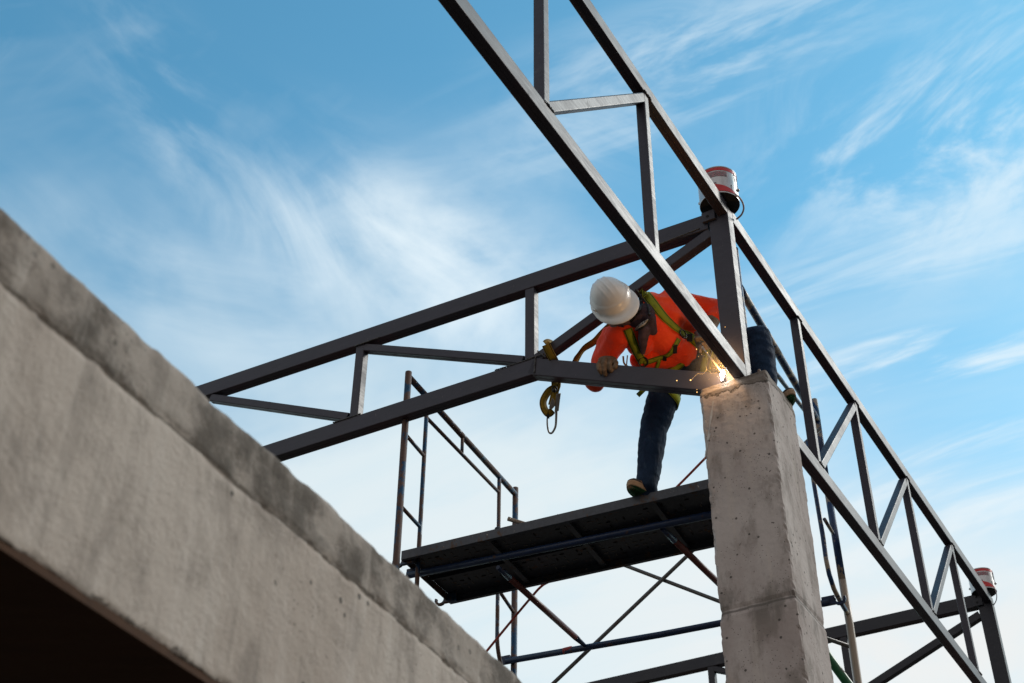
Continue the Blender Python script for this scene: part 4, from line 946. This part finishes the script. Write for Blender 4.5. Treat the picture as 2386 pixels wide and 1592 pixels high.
# ------------------------------------------------------------------ welding: holder, rod, arc, sparks, fume
wh = thing('electrode_holder', J(1634, 812, 8.55), 'welding electrode holder in the gloved hand with a long rod reaching the arc', 'welding holder')
mb = MB(); mb.tube([J(1622, 776, 8.70), J(1630, 794, 8.58), J(1636, 812, 8.53)], [.013, .014, .012], 10); mb.build('handle', plain('bakelite', (.05, .03, .02), .5), wh)
mb = MB(); mb.ball(J(1633, 810, 8.52), (.016, .022, .016), (CR, CU, CF)); mb.box(J(1632, 818, 8.51), CR*.009, CU*.012, CF*.010); mb.box(J(1638, 801, 8.53), CR*.010, CU*.008, CF*.010); mb.build('clamp', plain('brown_clamp', (.12, .08, .06), .5, .3), wh, .002)
ARC = W(.232, .125, 4.838)
mb = MB(); mb.tube([J(1634, 806, 8.52), ARC+V((0, 0, .012))], .0050, 10); mb.build('electrode', plain('flux_coated_rod', (.36, .31, .27), .7), wh)
emi = lambda name, col, s: material(name, lambda h: (h.set((0, 0, 0), .5), h.lk(col+(1,), h.b.inputs['Emission Color']), h.lk(s, h.b.inputs['Emission Strength'])))
arc = thing('welding_arc', ARC, 'white hot welding arc and its small flame on top of the column', 'welding arc')
b = MB(); b.ball(ARC, (.014, .014, .018)); b.chain([(ARC+CU*.020+CR*.006, .008), (ARC-CU*.030-CR*.002, .008)], 10)
fuse(b, .004, 1, lambda co, n: .003*noise.noise(co*70)).build('arc_flame', emi('arc_white', (1.0, .97, .92), 60), arc)
pl = bpy.data.lights.new('arc_light', 'POINT'); po = bpy.data.objects.new('arc_light', pl); COL.objects.link(po); pl.energy = 4.2; pl.color = (1, .50, .13); pl.shadow_soft_size = .03; po.location = ARC-A*.016+Z*.055
b = MB(); rnd = random.Random(4)
for _ in range(40):
    a = rnd.uniform(0, 2*math.pi); q_ = abs(rnd.gauss(0, 1)); du = -rnd.uniform(2, 80)*(rnd.random()**.7)+8; dv = rnd.gauss(-8, 38)
    b.ball(J(1683+du, 866+dv, rnd.uniform(7.95, 8.35)), rnd.uniform(.0008, .0022), seg=6, rings=4)
for u, v, r_ in ((1609, 886, .0045), (1577, 887, .0032), (1623, 814, .0028), (1648, 822, .0025), (1624, 914, .0030), (1624, 908, .0018)): b.ball(J(u, v, 8.1), r_, seg=8, rings=6)
tr1 = [(1609, 886), (1616, 880), (1622, 874), (1627, 871), (1636, 872), (1642, 868), (1646, 860), (1655, 868), (1662, 870), (1670, 868), (1676, 863)]
P = [p+V([rnd.uniform(-.003, .003) for _ in range(3)]) for p in spline([J(u, v, 8.1) for u, v in tr1], 5)]; b.tube(P, [.00025]*len(P), 5)
b.tube([J(1645, 854, 8.1), J(1647, 862, 8.1), J(1644, 866, 8.1)], .0006, 5)
tag(b.build('sparks', emi('spark_orange', (1.0, .52, .16), 2.2)), 'shower of orange sparks flying left from the welding arc', 'sparks', kind='stuff')
sm = MB(); sm.ball(ARC+CR*-.03+CU*.045-CF*.05, (.21, .21, .15), (CR, CU, CF), 24, 16); 
def smoke_mat():
    mt = bpy.data.materials.new('weld_fume'); mt.use_nodes = True; nt = mt.node_tree; nt.nodes.clear(); o = nt.nodes.new('ShaderNodeOutputMaterial'); v = nt.nodes.new('ShaderNodeVolumePrincipled'); nt.links.new(v.outputs[0], o.inputs['Volume'])
    v.inputs['Color'].default_value = (.9, .88, .85, 1); v.inputs['Anisotropy'].default_value = .2
    tc = nt.nodes.new('ShaderNodeTexCoord'); n = nt.nodes.new('ShaderNodeTexNoise'); n.inputs['Scale'].default_value = 9; n.inputs['Detail'].default_value = 3; nt.links.new(tc.outputs['Object'], n.inputs['Vector'])
    g_ = nt.nodes.new('ShaderNodeTexGradient'); g_.gradient_type = 'SPHERICAL'; mp = nt.nodes.new('ShaderNodeMapping'); nt.links.new(tc.outputs['Object'], mp.inputs[0]); mp.inputs['Location'].default_value = (0, 0, -.19*5); mp.inputs['Scale'].default_value = (5, 5, 5); nt.links.new(mp.outputs[0], g_.inputs[0])
    m1 = nt.nodes.new('ShaderNodeMath'); m1.operation = 'MULTIPLY'; nt.links.new(n.outputs[0], m1.inputs[0]); nt.links.new(g_.outputs[1], m1.inputs[1]); m2 = nt.nodes.new('ShaderNodeMath'); m2.operation = 'MULTIPLY'; nt.links.new(m1.outputs[0], m2.inputs[0]); m2.inputs[1].default_value = FUME; nt.links.new(m2.outputs[0], v.inputs['Density']); return mt
FUME = 1.1
tag(sm.build('weld_smoke', smoke_mat()), 'thin glowing welding fume hanging round the arc', 'smoke', kind='stuff')
